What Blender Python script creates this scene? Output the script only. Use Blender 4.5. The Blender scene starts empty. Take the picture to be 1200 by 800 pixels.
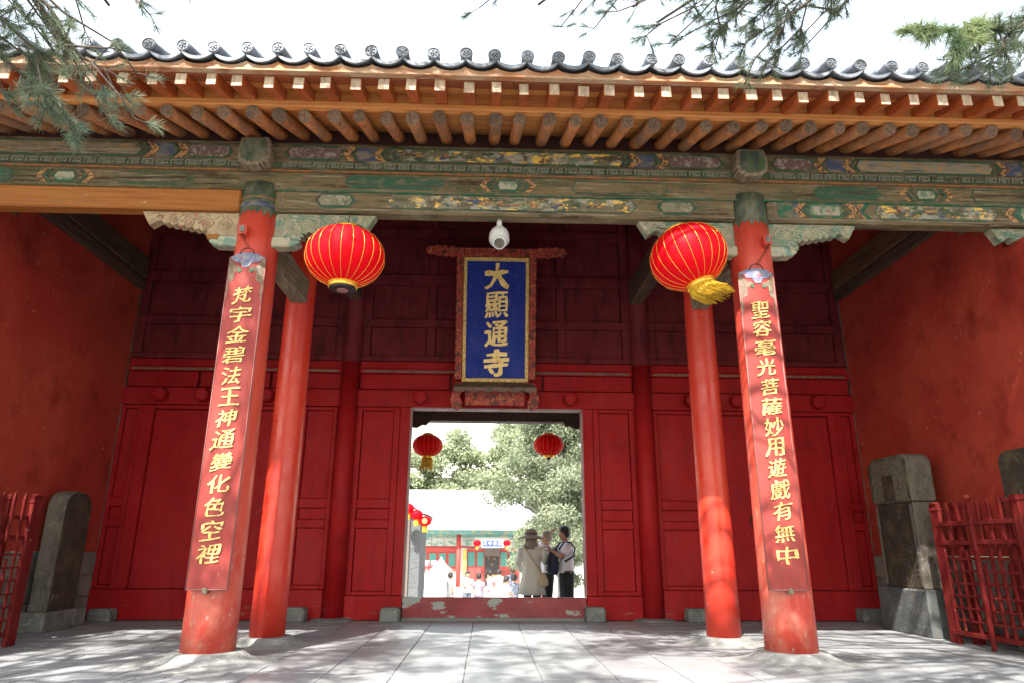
import bpy, bmesh, math, random
import numpy as np
from mathutils import Vector, Matrix, noise as mnoise
random.seed(7); RNG = np.random.default_rng(7)
S = bpy.context.scene
C = S.collection

# ------------------------------------------------------------------ camera
CAM_P, CAM_W, CAM_R, CAM_F, CAM_H = math.radians(16.93), math.radians(2.0), math.radians(-0.274), 803.0, 0.9
fw = Vector((math.sin(CAM_W) * math.cos(CAM_P), math.cos(CAM_W) * math.cos(CAM_P), math.sin(CAM_P)))
rt = Vector((math.cos(CAM_W), -math.sin(CAM_W), 0)); up = rt.cross(fw)
rt2 = rt * math.cos(CAM_R) - up * math.sin(CAM_R); up2 = rt2.cross(fw)
cd = bpy.data.cameras.new('camera'); cam = bpy.data.objects.new('camera', cd); C.objects.link(cam)
cd.sensor_width = 36; cd.lens = CAM_F / 1200 * 36; cd.clip_start = 0.05; cd.clip_end = 3000
m = Matrix((rt2, up2, -fw)).transposed().to_4x4(); m.translation = Vector((0, 0, CAM_H)); cam.matrix_world = m
S.camera = cam

# ------------------------------------------------------------------ sky, sun, exposure
SUN_EL, SUN_AZ = math.radians(51), math.radians(-21)      # azimuth of travel measured from +Y; sun stands front left behind the camera
W = bpy.data.worlds.new('World'); S.world = W; W.use_nodes = True
wn = W.node_tree; bg = wn.nodes['Background']
sky = wn.nodes.new('ShaderNodeTexSky'); sky.sky_type = 'NISHITA'; sky.sun_disc = False
trav = Vector((math.sin(math.radians(21)) * math.cos(SUN_EL), math.cos(math.radians(21)) * math.cos(SUN_EL), -math.sin(SUN_EL)))
sky.sun_elevation = SUN_EL; sky.sun_rotation = math.atan2(-trav.x, -trav.y)
sky.air_density = 2.6; sky.dust_density = 1.5; sky.ozone_density = 3.0
hs = wn.nodes.new('ShaderNodeHueSaturation'); hs.inputs['Saturation'].default_value = 0.5
wn.links.new(sky.outputs[0], hs.inputs['Color']); wn.links.new(hs.outputs[0], bg.inputs[0])
bg.inputs[1].default_value = 0.15
sl = bpy.data.lights.new('sun', 'SUN'); sl.energy = 4.6; sl.angle = math.radians(0.55); sl.color = (1, 0.95, 0.87)
so = bpy.data.objects.new('sun', sl); C.objects.link(so); so.rotation_euler = trav.to_track_quat('-Z', 'Y').to_euler()
S.view_settings.view_transform = 'Standard'; S.view_settings.look = 'None'
S.view_settings.gamma = 1.0; S.view_settings.exposure = 1.9
S.cycles.max_bounces = 8; S.cycles.diffuse_bounces = 5

# ------------------------------------------------------------------ materials
MATS = {}
KEEP = ('needles', 'needles_light', 'far_foliage', 'hill_foliage', 'courtyard_stone', 'lantern_red', 'gold_leaf', 'gold_leaf_old', 'gold_carved', 'maroon', 'column_red', 'rear_column_red', 'lantern_gold', 'fringe_gold', 'raw_end', 'plank_orange', 'rafter_wood', 'tile_grey', 'coat_beige', 'shirt_white', 'plaque_blue', 'hall_roof')
def mat(name, base, rough=0.6, metal=0.0, spec=0.5, layers=(), bump=None, rnd=0.0, transl=0.0, rvar=.12, kk=None):
    kk = kk or (1.0 if name in KEEP else .86)
    base = tuple(c_ * kk for c_ in base); layers = [dict(l_, c=tuple(c_ * kk for c_ in l_['c'])) for l_ in layers]
    M = bpy.data.materials.new(name); M.use_nodes = True; nt = M.node_tree; N = nt.nodes; L = nt.links
    b = N['Principled BSDF']; b.inputs['Roughness'].default_value = rough; b.inputs['Metallic'].default_value = metal
    b.inputs['Specular IOR Level'].default_value = spec
    geo = N.new('ShaderNodeNewGeometry'); pos = geo.outputs['Position']
    oi = N.new('ShaderNodeObjectInfo')
    def mapped(s):
        if not hasattr(s, '__len__'): s = (s, s, s)
        vm = N.new('ShaderNodeVectorMath'); vm.operation = 'MULTIPLY'; vm.inputs[1].default_value = s; L.new(pos, vm.inputs[0])
        if rnd:
            ad = N.new('ShaderNodeVectorMath'); ad.operation = 'ADD'; L.new(vm.outputs[0], ad.inputs[0])
            sc = N.new('ShaderNodeMath'); sc.operation = 'MULTIPLY'; sc.inputs[1].default_value = 31.0
            L.new(oi.outputs['Random'], sc.inputs[0]); L.new(sc.outputs[0], ad.inputs[1]); return ad.outputs[0]
        return vm.outputs[0]
    rgb = N.new('ShaderNodeRGB'); rgb.outputs[0].default_value = (*base, 1); col = rgb.outputs[0]
    for ly in layers:
        tx = N.new('ShaderNodeTexNoise'); tx.inputs['Scale'].default_value = 1; tx.inputs['Detail'].default_value = ly.get('d', 5)
        tx.inputs['Roughness'].default_value = ly.get('r', 0.6); tx.inputs['Distortion'].default_value = ly.get('dist', 0)
        L.new(mapped(ly['s']), tx.inputs['Vector'])
        mr = N.new('ShaderNodeMapRange'); mr.inputs['From Min'].default_value = ly.get('lo', .45); mr.inputs['From Max'].default_value = ly.get('hi', .6)
        mr.inputs['To Max'].default_value = ly.get('amt', 1); L.new(tx.outputs['Fac'], mr.inputs['Value']); f = mr.outputs[0]
        if 'z' in ly:
            sx = N.new('ShaderNodeSeparateXYZ'); L.new(pos, sx.inputs[0])
            zr = N.new('ShaderNodeMapRange'); zr.inputs['From Min'].default_value = ly['z'][0]; zr.inputs['From Max'].default_value = ly['z'][1]
            L.new(sx.outputs[2], zr.inputs['Value']); mu = N.new('ShaderNodeMath'); mu.operation = 'MULTIPLY'
            L.new(f, mu.inputs[0]); L.new(zr.outputs[0], mu.inputs[1]); f = mu.outputs[0]
        mx = N.new('ShaderNodeMix'); mx.data_type = 'RGBA'; L.new(f, mx.inputs['Factor']); L.new(col, mx.inputs['A'])
        mx.inputs['B'].default_value = (*ly['c'], 1); col = mx.outputs['Result']
    if rnd:
        mr = N.new('ShaderNodeMapRange'); mr.inputs['To Min'].default_value = 1 - rnd; mr.inputs['To Max'].default_value = 1 + rnd
        L.new(oi.outputs['Random'], mr.inputs['Value'])
        vm = N.new('ShaderNodeVectorMath'); vm.operation = 'SCALE'; L.new(col, vm.inputs[0]); L.new(mr.outputs[0], vm.inputs['Scale']); col = vm.outputs[0]
    L.new(col, b.inputs['Base Color'])
    if rvar:
        tr_ = N.new('ShaderNodeTexNoise'); tr_.inputs['Scale'].default_value = 1; tr_.inputs['Detail'].default_value = 7; tr_.inputs['Roughness'].default_value = .65
        L.new(mapped(4.3), tr_.inputs['Vector']); mr = N.new('ShaderNodeMapRange'); mr.inputs['From Min'].default_value = .32; mr.inputs['From Max'].default_value = .68
        mr.inputs['To Min'].default_value = max(.08, rough - rvar); mr.inputs['To Max'].default_value = min(1, rough + rvar); L.new(tr_.outputs['Fac'], mr.inputs['Value']); L.new(mr.outputs[0], b.inputs['Roughness'])
    if bump:
        tx = N.new('ShaderNodeTexNoise'); tx.inputs['Scale'].default_value = 1; tx.inputs['Detail'].default_value = 6
        L.new(mapped(bump[0]), tx.inputs['Vector']); bp = N.new('ShaderNodeBump'); bp.inputs['Strength'].default_value = bump[1]
        bp.inputs['Distance'].default_value = bump[2]; L.new(tx.outputs['Fac'], bp.inputs['Height']); L.new(bp.outputs[0], b.inputs['Normal'])
    if transl:
        tr = N.new('ShaderNodeBsdfTranslucent'); L.new(col, tr.inputs[0]); ms = N.new('ShaderNodeMixShader'); ms.inputs[0].default_value = transl
        L.new(b.outputs[0], ms.inputs[1]); L.new(tr.outputs[0], ms.inputs[2]); L.new(ms.outputs[0], N['Material Output'].inputs[0])
    MATS[name] = M; return M
G = dict
mat('column_red', (.45, .048, .030), .46, rvar=.2, layers=[G(c=(.30, .02, .014), s=(26, 26, 1.1), lo=.60, hi=.66, amt=.6, d=8), G(c=(.56, .13, .09), s=(5, 5, 1.6), lo=.52, hi=.70, amt=.45, d=9, r=.7), G(c=(.52, .06, .03), s=(3, 3, 1.2), lo=.4, hi=.7, amt=.7), G(c=(.30, .015, .012), s=(9, 9, .8), lo=.52, hi=.7, amt=.5),
    G(c=(.5, .2, .15), s=(14, 14, 9), lo=.66, hi=.7, amt=.7), G(c=(.42, .38, .33), s=(13, 13, 10), lo=.61, hi=.625, z=(1.1, .45), d=10, r=.75, amt=.75), G(c=(.5, .22, .16), s=(5, 5, 4), lo=.45, hi=.75, z=(1.4, .0), amt=.9)], bump=((14, 14, 5), .25, .01))
mat('rear_column_red', (.46, .026, .014), .42, rvar=.2, layers=[G(c=(.28, .012, .008), s=(24, 24, 1.0), lo=.60, hi=.66, amt=.6, d=8), G(c=(.55, .11, .07), s=(5, 5, 1.5), lo=.54, hi=.72, amt=.45, d=9, r=.7), G(c=(.56, .05, .015), s=(3, 3, 1), lo=.4, hi=.7, amt=.7), G(c=(.5, .4, .33), s=(30, 30, 30), lo=.70, hi=.73)], bump=((10, 10, 3), .2, .008))
mat('door_red', (.29, .005, .007), .6, spec=.14, layers=[G(c=(.36, .03, .03), s=(1.3, 1.3, .5), lo=.5, hi=.7, amt=.5, d=8), G(c=(.16, .006, .008), s=(1.1, 1.1, 1.6), lo=.52, hi=.7, amt=.7, d=9, r=.7), G(c=(.42, .16, .14), s=(55, 55, 3), lo=.70, hi=.73, amt=.5), G(c=(.35, .012, .014), s=(2, 2, 2), lo=.35, hi=.7, amt=.8), G(c=(.20, .006, .009), s=(10, 10, 1.5), lo=.5, hi=.75, amt=.7), G(c=(.45, .2, .17), s=(40, 40, 34), lo=.72, hi=.75, amt=.6),
    G(c=(.3, .12, .1), s=(4, 4, 18), lo=.6, hi=.7, z=(.35, .0), amt=.8)], bump=((30, 30, 5), .2, .006))
mat('infill_maroon', (.05, .014, .012), .8)
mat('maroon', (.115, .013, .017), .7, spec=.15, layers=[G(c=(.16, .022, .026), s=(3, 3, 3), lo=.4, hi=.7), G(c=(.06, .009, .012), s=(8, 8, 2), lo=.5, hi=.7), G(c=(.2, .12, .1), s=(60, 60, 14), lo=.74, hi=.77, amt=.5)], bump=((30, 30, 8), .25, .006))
mat('wall_plaster_red', (.38, .037, .025), .82, spec=.2, layers=[G(c=(.13, .02, .012), s=(1.5, 1.5, .45), lo=.52, hi=.72, amt=.55, d=9, r=.7), G(c=(.44, .06, .035), s=(.9, .9, .9), lo=.38, hi=.62, d=7), G(c=(.2, .018, .01), s=(2.2, 2.2, 2.2), lo=.52, hi=.72, amt=.8, d=8), G(c=(.46, .22, .16), s=(4, 4, 4), lo=.63, hi=.68, amt=.5, d=10, r=.75),
    G(c=(.5, .3, .24), s=(16, 16, 16), lo=.67, hi=.70, amt=.6, d=8), G(c=(.45, .2, .14), s=(3, 3, 12), lo=.69, hi=.72, amt=.35)], bump=((9, 9, 9), .5, .02))
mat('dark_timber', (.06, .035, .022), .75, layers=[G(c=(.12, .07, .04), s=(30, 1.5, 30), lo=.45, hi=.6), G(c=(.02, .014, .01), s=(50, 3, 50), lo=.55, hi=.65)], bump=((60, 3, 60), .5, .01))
mat('brown_timber', (.16, .075, .035), .7, layers=[G(c=(.07, .035, .02), s=(30, 1.5, 30), lo=.45, hi=.6)], bump=((60, 3, 60), .5, .01))
mat('grey_timber', (.16, .12, .075), .8, layers=[G(c=(.26, .21, .14), s=(30, 2, 30), lo=.45, hi=.6), G(c=(.05, .04, .03), s=(50, 3, 50), lo=.56, hi=.64)], bump=((60, 4, 60), .6, .01))
mat('new_orange_wood', (.33, .125, .03), .6, spec=.2, layers=[G(c=(.25, .085, .02), s=(1.2, 20, 22), lo=.42, hi=.62), G(c=(.42, .17, .045), s=(2, 60, 60), lo=.5, hi=.7, amt=.6), G(c=(.2, .1, .04), s=(1.6, 12, 22), lo=.60, hi=.7, amt=.7, d=9), G(c=(.55, .5, .4), s=(9, 20, 14), lo=.71, hi=.73, amt=.7)], bump=((2, 50, 50), .3, .005))
mat('plank_orange', (.56, .25, .075), .55, layers=[G(c=(.44, .16, .045), s=(1.5, 30, 30), lo=.42, hi=.62)], bump=((2, 60, 60), .2, .004), rnd=.12)
mat('plank_brown', (.34, .10, .035), .6, layers=[G(c=(.24, .07, .03), s=(1.5, 30, 30), lo=.42, hi=.62)], bump=((2, 60, 60), .3, .004), rnd=.12)
mat('rafter_wood', (.32, .125, .038), .55, layers=[G(c=(.22, .07, .022), s=(28, 2.5, 28), lo=.42, hi=.6), G(c=(.13, .075, .045), s=(5, 1.2, 5), lo=.50, hi=.64, amt=.8, d=8), G(c=(.03, .018, .012), s=(22, 1.2, 22), lo=.66, hi=.69)], bump=((50, 3, 50), .4, .006), rnd=.2)
mat('rafter_end', (.17, .10, .06), .8, layers=[G(c=(.08, .05, .035), s=(40, 4, 40), lo=.45, hi=.6)], bump=(60, .4, .005), rnd=.3)
mat('flying_rafter_wood', (.44, .11, .028), .5, layers=[G(c=(.33, .07, .02), s=(24, 2.5, 24), lo=.42, hi=.62), G(c=(.45, .25, .13), s=(6, 3, 6), lo=.6, hi=.75, amt=.5)], bump=((50, 3, 50), .3, .004), rnd=.15)
mat('raw_end', (.42, .33, .24), .8, layers=[G(c=(.28, .2, .14), s=(30, 30, 12), lo=.42, hi=.62)], bump=(50, .3, .004), rnd=.22)
mat('fascia_wood', (.44, .30, .19), .75, layers=[G(c=(.38, .15, .06), s=(3, 3, 14), lo=.4, hi=.6), G(c=(.22, .08, .035), s=(3.8, 6, 20), lo=.58, hi=.7), G(c=(.5, .42, .34), s=(6, 30, 50), lo=.55, hi=.7, amt=.7)], bump=((4, 50, 50), .4, .005))
mat('tile_grey', (.135, .15, .18), .6, layers=[G(c=(.19, .21, .25), s=(9, 9, 9), lo=.45, hi=.65), G(c=(.07, .08, .095), s=(16, 16, 16), lo=.55, hi=.7), G(c=(.14, .14, .12), s=(11, 11, 11), lo=.6, hi=.66, amt=.7, d=8)], bump=(40, .6, .008), rnd=.34)
mat('beam_paint', (.17, .125, .07), .85, spec=.2, layers=[G(c=(.055, .07, .035), s=(1.4, 6, 6), lo=.48, hi=.58, amt=.7, d=9, r=.7), G(c=(.30, .26, .19), s=(2.2, 12, 30), lo=.53, hi=.63, amt=.7, d=9, r=.72), G(c=(.055, .03, .018), s=(1.3, 10, 14), lo=.53, hi=.63, amt=.95, d=9, r=.7),
    G(c=(.34, .17, .05), s=(14, 30, 40), lo=.62, hi=.66, amt=.6, d=8), G(c=(.05, .10, .06), s=(9, 30, 26), lo=.6, hi=.64, amt=.6, d=8), G(c=(.30, .28, .24), s=(24, 40, 50), lo=.66, hi=.69, amt=.7), G(c=(.02, .016, .012), s=(1.0, 40, 70), lo=.63, hi=.655)], bump=((3, 40, 60), .8, .012))
WORN = [G(c=(.15, .115, .07), s=(7, 14, 22), lo=.52, hi=.60, amt=.8, d=9, r=.72), G(c=(.05, .035, .02), s=(2, 10, 40), lo=.56, hi=.62)]
mat('paint_green', (.018, .075, .04), .7, layers=WORN, bump=((4, 40, 60), .4, .005))
mat('paint_faded', (.20, .18, .12), .8, layers=[G(c=(.10, .12, .08), s=(12, 12, 12), lo=.48, hi=.58, d=8), G(c=(.3, .28, .22), s=(16, 16, 16), lo=.56, hi=.62, d=8)])
mat('fret_paint', (.19, .19, .145), .75, layers=[G(c=(.08, .07, .05), s=(7, 9, 9), lo=.54, hi=.64)])
mat('soffit_wood', (.19, .15, .095), .8, layers=[G(c=(.09, .065, .04), s=(2, 20, 40), lo=.45, hi=.6, d=8), G(c=(.28, .24, .17), s=(3, 30, 60), lo=.55, hi=.62)], bump=((3, 60, 60), .5, .006))
mat('paint_bright_green', (.012, .10, .05), .65, layers=[G(c=(.12, .12, .07), s=(7, 14, 22), lo=.5, hi=.58, d=8)])
mat('paint_blue', (.05, .065, .12), .7, layers=[G(c=(.17, .15, .11), s=(5, 14, 16), lo=.47, hi=.57)])
mat('paint_orange', (.30, .11, .035), .7, layers=[G(c=(.14, .1, .05), s=(22, 14, 22), lo=.45, hi=.58)])
mat('paint_ochre', (.42, .23, .09), .7, layers=[G(c=(.09, .035, .02), s=(36, 14, 44), lo=.46, hi=.56)])
mat('paint_cream', (.33, .31, .23), .75, layers=[G(c=(.12, .18, .12), s=(16, 14, 16), lo=.48, hi=.56), G(c=(.3, .08, .04), s=(18, 14, 14), lo=.6, hi=.66)])
mat('paint_plum', (.13, .075, .065), .75, layers=[G(c=(.28, .23, .2), s=(22, 14, 22), lo=.53, hi=.6)])
mat('orange_flecks', (.24, .22, .16), .8, layers=[G(c=(.42, .22, .06), s=(20, 20, 55), lo=.55, hi=.58, d=4), G(c=(.10, .09, .07), s=(4, 20, 50), lo=.55, hi=.62), G(c=(.12, .14, .16), s=(4, 9, 9), lo=.58, hi=.66, amt=.7)], bump=((4, 40, 60), .5, .006))
mat('brown_scene', (.17, .13, .08), .8, layers=[G(c=(.30, .19, .07), s=(10, 20, 40), lo=.56, hi=.6, d=7), G(c=(.07, .045, .03), s=(2.5, 20, 36), lo=.52, hi=.6), G(c=(.26, .23, .17), s=(3, 20, 50), lo=.56, hi=.62)], bump=((4, 40, 60), .6, .008))
mat('gold_scene', (.13, .12, .07), .6, layers=[G(c=(.06, .045, .025), s=(3, 9, 12), lo=.48, hi=.6, d=8), G(c=(.28, .27, .22), s=(7, 8, 9), lo=.5, hi=.58), G(c=(.70, .43, .08), s=(6, 9, 13), lo=.55, hi=.57, d=9, r=.72), G(c=(.05, .08, .05), s=(10, 10, 16), lo=.6, hi=.66)], bump=((4, 40, 50), .4, .004))
mat('paint_dark_green', (.03, .05, .035), .7, layers=[G(c=(.12, .12, .08), s=(9, 9, 5), lo=.46, hi=.6), G(c=(.05, .09, .03), s=(14, 14, 5), lo=.5, hi=.6)])
mat('carved_green', (.24, .23, .15), .75, layers=[G(c=(.10, .19, .14), s=(8, 8, 8), lo=.45, hi=.58), G(c=(.38, .34, .24), s=(14, 14, 14), lo=.5, hi=.62), G(c=(.15, .09, .05), s=(11, 11, 11), lo=.6, hi=.7)], bump=(26, .6, .012))
mat('carved_buff', (.40, .31, .18), .75, layers=[G(c=(.27, .2, .12), s=(10, 10, 10), lo=.45, hi=.6), G(c=(.34, .12, .06), s=(9, 9, 9), lo=.6, hi=.68)], bump=(26, .6, .012))
mat('scroll_pale', (.40, .37, .26), .7, layers=[G(c=(.15, .25, .2), s=(9, 9, 9), lo=.5, hi=.6)])
mat('scroll_red', (.36, .20, .13), .7, layers=[G(c=(.42, .33, .2), s=(12, 12, 12), lo=.5, hi=.6)])
mat('board_red', (.25, .028, .024), .5, spec=.3, layers=[G(c=(.31, .05, .04), s=(4, 4, 2), lo=.4, hi=.65), G(c=(.5, .4, .35), s=(50, 50, 5), lo=.71, hi=.74, z=(1.0, .6))], bump=((30, 30, 4), .15, .004))
mat('board_edge', (.28, .11, .10), .6)
mat('board_brown', (.14, .085, .05), .6, layers=[G(c=(.2, .17, .12), s=(20, 20, 20), lo=.5, hi=.6)])
mat('board_blue', (.13, .15, .27), .6, layers=[G(c=(.24, .23, .27), s=(26, 26, 26), lo=.48, hi=.54), G(c=(.3, .1, .12), s=(16, 16, 16), lo=.6, hi=.64)])
mat('gold_leaf', (.95, .72, .27), .4, metal=.0, layers=[G(c=(.78, .46, .10), s=(18, 18, 18), lo=.5, hi=.65)], bump=(30, .3, .004))
mat('gold_leaf_old', (.66, .47, .16), .5, metal=.1, layers=[G(c=(.4, .24, .08), s=(50, 50, 50), lo=.5, hi=.6)], bump=(60, .4, .004))
mat('gold_carved', (.92, .68, .25), .4, metal=.0, layers=[G(c=(.4, .22, .04), s=(70, 70, 70), lo=.45, hi=.55)], bump=(80, .8, .01))
mat('scratch_pale', (.40, .16, .14), .8)
mat('plaque_blue', (.008, .026, .24), .6, spec=.25, layers=[G(c=(.02, .04, .28), s=(5, 5, 2), lo=.45, hi=.7), G(c=(.1, .13, .3), s=(16, 16, 4), lo=.62, hi=.7, amt=.6), G(c=(.015, .015, .04), s=(16, 16, 11), lo=.68, hi=.7)], bump=((30, 30, 6), .2, .004))
mat('plaque_frame_red', (.36, .022, .014), .5, layers=[G(c=(.50, .27, .06), s=(22, 22, 22), lo=.57, hi=.60, dist=2.0), G(c=(.1, .012, .01), s=(14, 14, 14), lo=.5, hi=.6)], bump=(40, .9, .015))
mat('plaque_shelf', (.15, .085, .06), .7, layers=[G(c=(.08, .05, .04), s=(10, 10, 10), lo=.5, hi=.6)])
mat('stone_grey', (.18, .18, .165), .85, layers=[G(c=(.12, .12, .11), s=(4, 4, 4), lo=.42, hi=.6), G(c=(.26, .26, .24), s=(14, 14, 14), lo=.55, hi=.66)], bump=(26, .6, .015))
mat('plinth_stone', (.23, .23, .22), .85, layers=[G(c=(.165, .165, .16), s=(5, 5, 5), lo=.42, hi=.6), G(c=(.34, .33, .31), s=(16, 16, 16), lo=.55, hi=.66)], bump=(26, .5, .012))
mat('stele_dark', (.04, .03, .02), .7, layers=[G(c=(.09, .07, .035), s=(5, 5, 5), lo=.45, hi=.65), G(c=(.03, .027, .022), s=(12, 12, 3), lo=.5, hi=.65), G(c=(.15, .14, .12), s=(9, 9, 9), lo=.62, hi=.7)], bump=((40, 40, 40), .9, .02))
mat('stele_light', (.15, .13, .105), .85, spec=.2, layers=[G(c=(.075, .065, .055), s=(5, 5, 3), lo=.45, hi=.62, d=9, r=.7), G(c=(.2, .18, .15), s=(14, 14, 14), lo=.58, hi=.64, amt=.7)], bump=(30, .7, .015))
mat('stele_carved', (.17, .15, .105), .8, layers=[G(c=(.1, .09, .06), s=(26, 26, 26), lo=.46, hi=.56)], bump=((30, 30, 30), 1, .03))
mat('base_green_stone', (.095, .10, .098), .8, layers=[G(c=(.06, .065, .065), s=(5, 5, 5), lo=.42, hi=.6), G(c=(.14, .09, .065), s=(9, 9, 2), lo=.58, hi=.7), G(c=(.2, .2, .19), s=(14, 14, 14), lo=.6, hi=.7)], bump=(20, .6, .015))
mat('block_stone', (.22, .19, .16), .85, layers=[G(c=(.14, .125, .11), s=(5, 5, 5), lo=.42, hi=.6)], bump=(30, .6, .01), rnd=.15)
mat('mortar', (.20, .198, .19), .9, bump=(50, .5, .01))
mat('slab_stone', (.275, .28, .29), .42, spec=.5, rvar=.08, layers=[G(c=(.10, .10, .10), s=(1.1, 1.4, 1), lo=.55, hi=.72, amt=.6, d=9, r=.7), G(c=(.12, .12, .12), s=(7, 7, 7), lo=.62, hi=.72, amt=.4, d=9), G(c=(.24, .245, .255), s=(1.8, 1.8, 1.8), lo=.4, hi=.62), G(c=(.36, .365, .37), s=(9, 9, 9), lo=.52, hi=.68, amt=.7), G(c=(.18, .18, .175), s=(30, 30, 30), lo=.62, hi=.7, amt=.5)], bump=((30, 30, 30), .35, .008), rnd=.07)
mat('brick_paver', (.24, .25, .26), .62, layers=[G(c=(.11, .11, .11), s=(1.1, 1.4, 1), lo=.55, hi=.72, amt=.6, d=9, r=.7), G(c=(.22, .225, .23), s=(2, 2, 2), lo=.4, hi=.62), G(c=(.33, .33, .335), s=(16, 16, 16), lo=.55, hi=.68, amt=.7)], bump=((30, 30, 30), .5, .01), rnd=.07)
mat('ground_earth', (.26, .25, .23), .9, layers=[G(c=(.2, .19, .17), s=(2, 2, 2))], bump=(12, .5, .02))
mat('courtyard_stone', (.60, .585, .55), .8, layers=[G(c=(.5, .49, .46), s=(1, 1, 1), lo=.4, hi=.6)])
mat('fence_red', (.12, .009, .009), .65, spec=.12, layers=[G(c=(.17, .022, .018), s=(7, 7, 4), lo=.45, hi=.65), G(c=(.42, .26, .2), s=(30, 30, 24), lo=.68, hi=.72)], bump=((30, 30, 8), .3, .005))
mat('lantern_red', (.78, .002, .012), .6, transl=.3, spec=.12, layers=[G(c=(.68, .004, .01), s=(6, 6, 6), lo=.45, hi=.65)])
mat('lantern_gold', (.85, .48, .06), .3, metal=.4)
mat('lantern_black', (.015, .015, .018), .5)
mat('lantern_disc', (.35, .16, .16), .5)
mat('fringe_gold', (.80, .50, .03), .6, transl=.2, rnd=.1)
mat('cctv_white', (.55, .56, .55), .35); mat('cctv_glass', (.08, .08, .09), .12); mat('iron', (.03, .028, .026), .5, metal=.5)
mat('bark', (.075, .055, .045), .85, layers=[G(c=(.13, .10, .08), s=(20, 20, 20), lo=.5, hi=.6)], bump=(30, .8, .01))
mat('needles', (.11, .155, .10), .55, transl=.35, layers=[G(c=(.17, .21, .125), s=(1.5, 1.5, 1.5), lo=.4, hi=.65), G(c=(.05, .10, .075), s=(4, 4, 4), lo=.5, hi=.7)])
mat('needles_light', (.26, .32, .15), .55, transl=.45, layers=[G(c=(.10, .16, .08), s=(5, 5, 5), lo=.45, hi=.65)])
mat('far_foliage', (.20, .23, .14), .7, transl=.42, layers=[G(c=(.30, .33, .22), s=(.7, .7, .7), lo=.42, hi=.62), G(c=(.04, .07, .035), s=(1.6, 1.6, 1.6), lo=.5, hi=.7)])
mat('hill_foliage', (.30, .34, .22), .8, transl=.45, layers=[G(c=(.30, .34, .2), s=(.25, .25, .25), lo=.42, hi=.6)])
mat('far_bark', (.11, .10, .10), .9)
mat('hall_red', (.40, .045, .035), .6); mat('hall_green', (.05, .20, .17), .6); mat('hall_teal', (.12, .30, .28), .7, layers=[G(c=(.35, .34, .22), s=(3, 3, 6), lo=.5, hi=.56)])
mat('hall_picture', (.42, .44, .38), .7, layers=[G(c=(.18, .28, .25), s=(2, 2, 5), lo=.52, hi=.58), G(c=(.12, .12, .1), s=(5, 5, 8), lo=.6, hi=.64)])
mat('hall_white', (.62, .61, .58), .8); mat('hall_roof', (.40, .41, .42), .7, layers=[G(c=(.32, .33, .34), s=(2, 2, 2))]); mat('hall_blue', (.03, .055, .26), .5)
mat('hall_yellow', (.62, .42, .08), .6); mat('hall_dark', (.035, .03, .035), .8, layers=[G(c=(.16, .09, .05), s=(4, 4, 4), lo=.55, hi=.6)]); mat('hall_wood', (.30, .13, .05), .6)
mat('brick_shaded', (.10, .105, .11), .85, layers=[G(c=(.065, .07, .075), s=(4, 4, 12), lo=.45, hi=.6)], bump=(16, .5, .02))  # grey brick darkened overall, shade of eaves and trees put into the colour
mat('hall_brown', (.12, .09, .08), .8)
mat('skin', (.50, .27, .18), .55); mat('hair_black', (.015, .012, .012), .6); mat('hat_taupe', (.30, .26, .21), .85); mat('coat_beige', (.66, .64, .58), .85, bump=((40, 40, 8), .4, .008))
mat('bag_cream', (.58, .48, .33), .7); mat('shirt_white', (.72, .71, .76), .8, bump=((14, 14, 8), .5, .02)); mat('trouser_black', (.02, .022, .028), .85, bump=((14, 14, 4), .5, .02))
mat('bag_navy', (.018, .022, .06), .7); mat('jacket_slate', (.13, .15, .2), .8); mat('cloth_mauve', (.28, .2, .3), .8); mat('cloth_pink', (.6, .25, .28), .8); mat('cloth_pale', (.62, .6, .62), .8); mat('cloth_blue', (.2, .32, .5), .8); mat('marble', (.68, .67, .65), .6)

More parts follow.
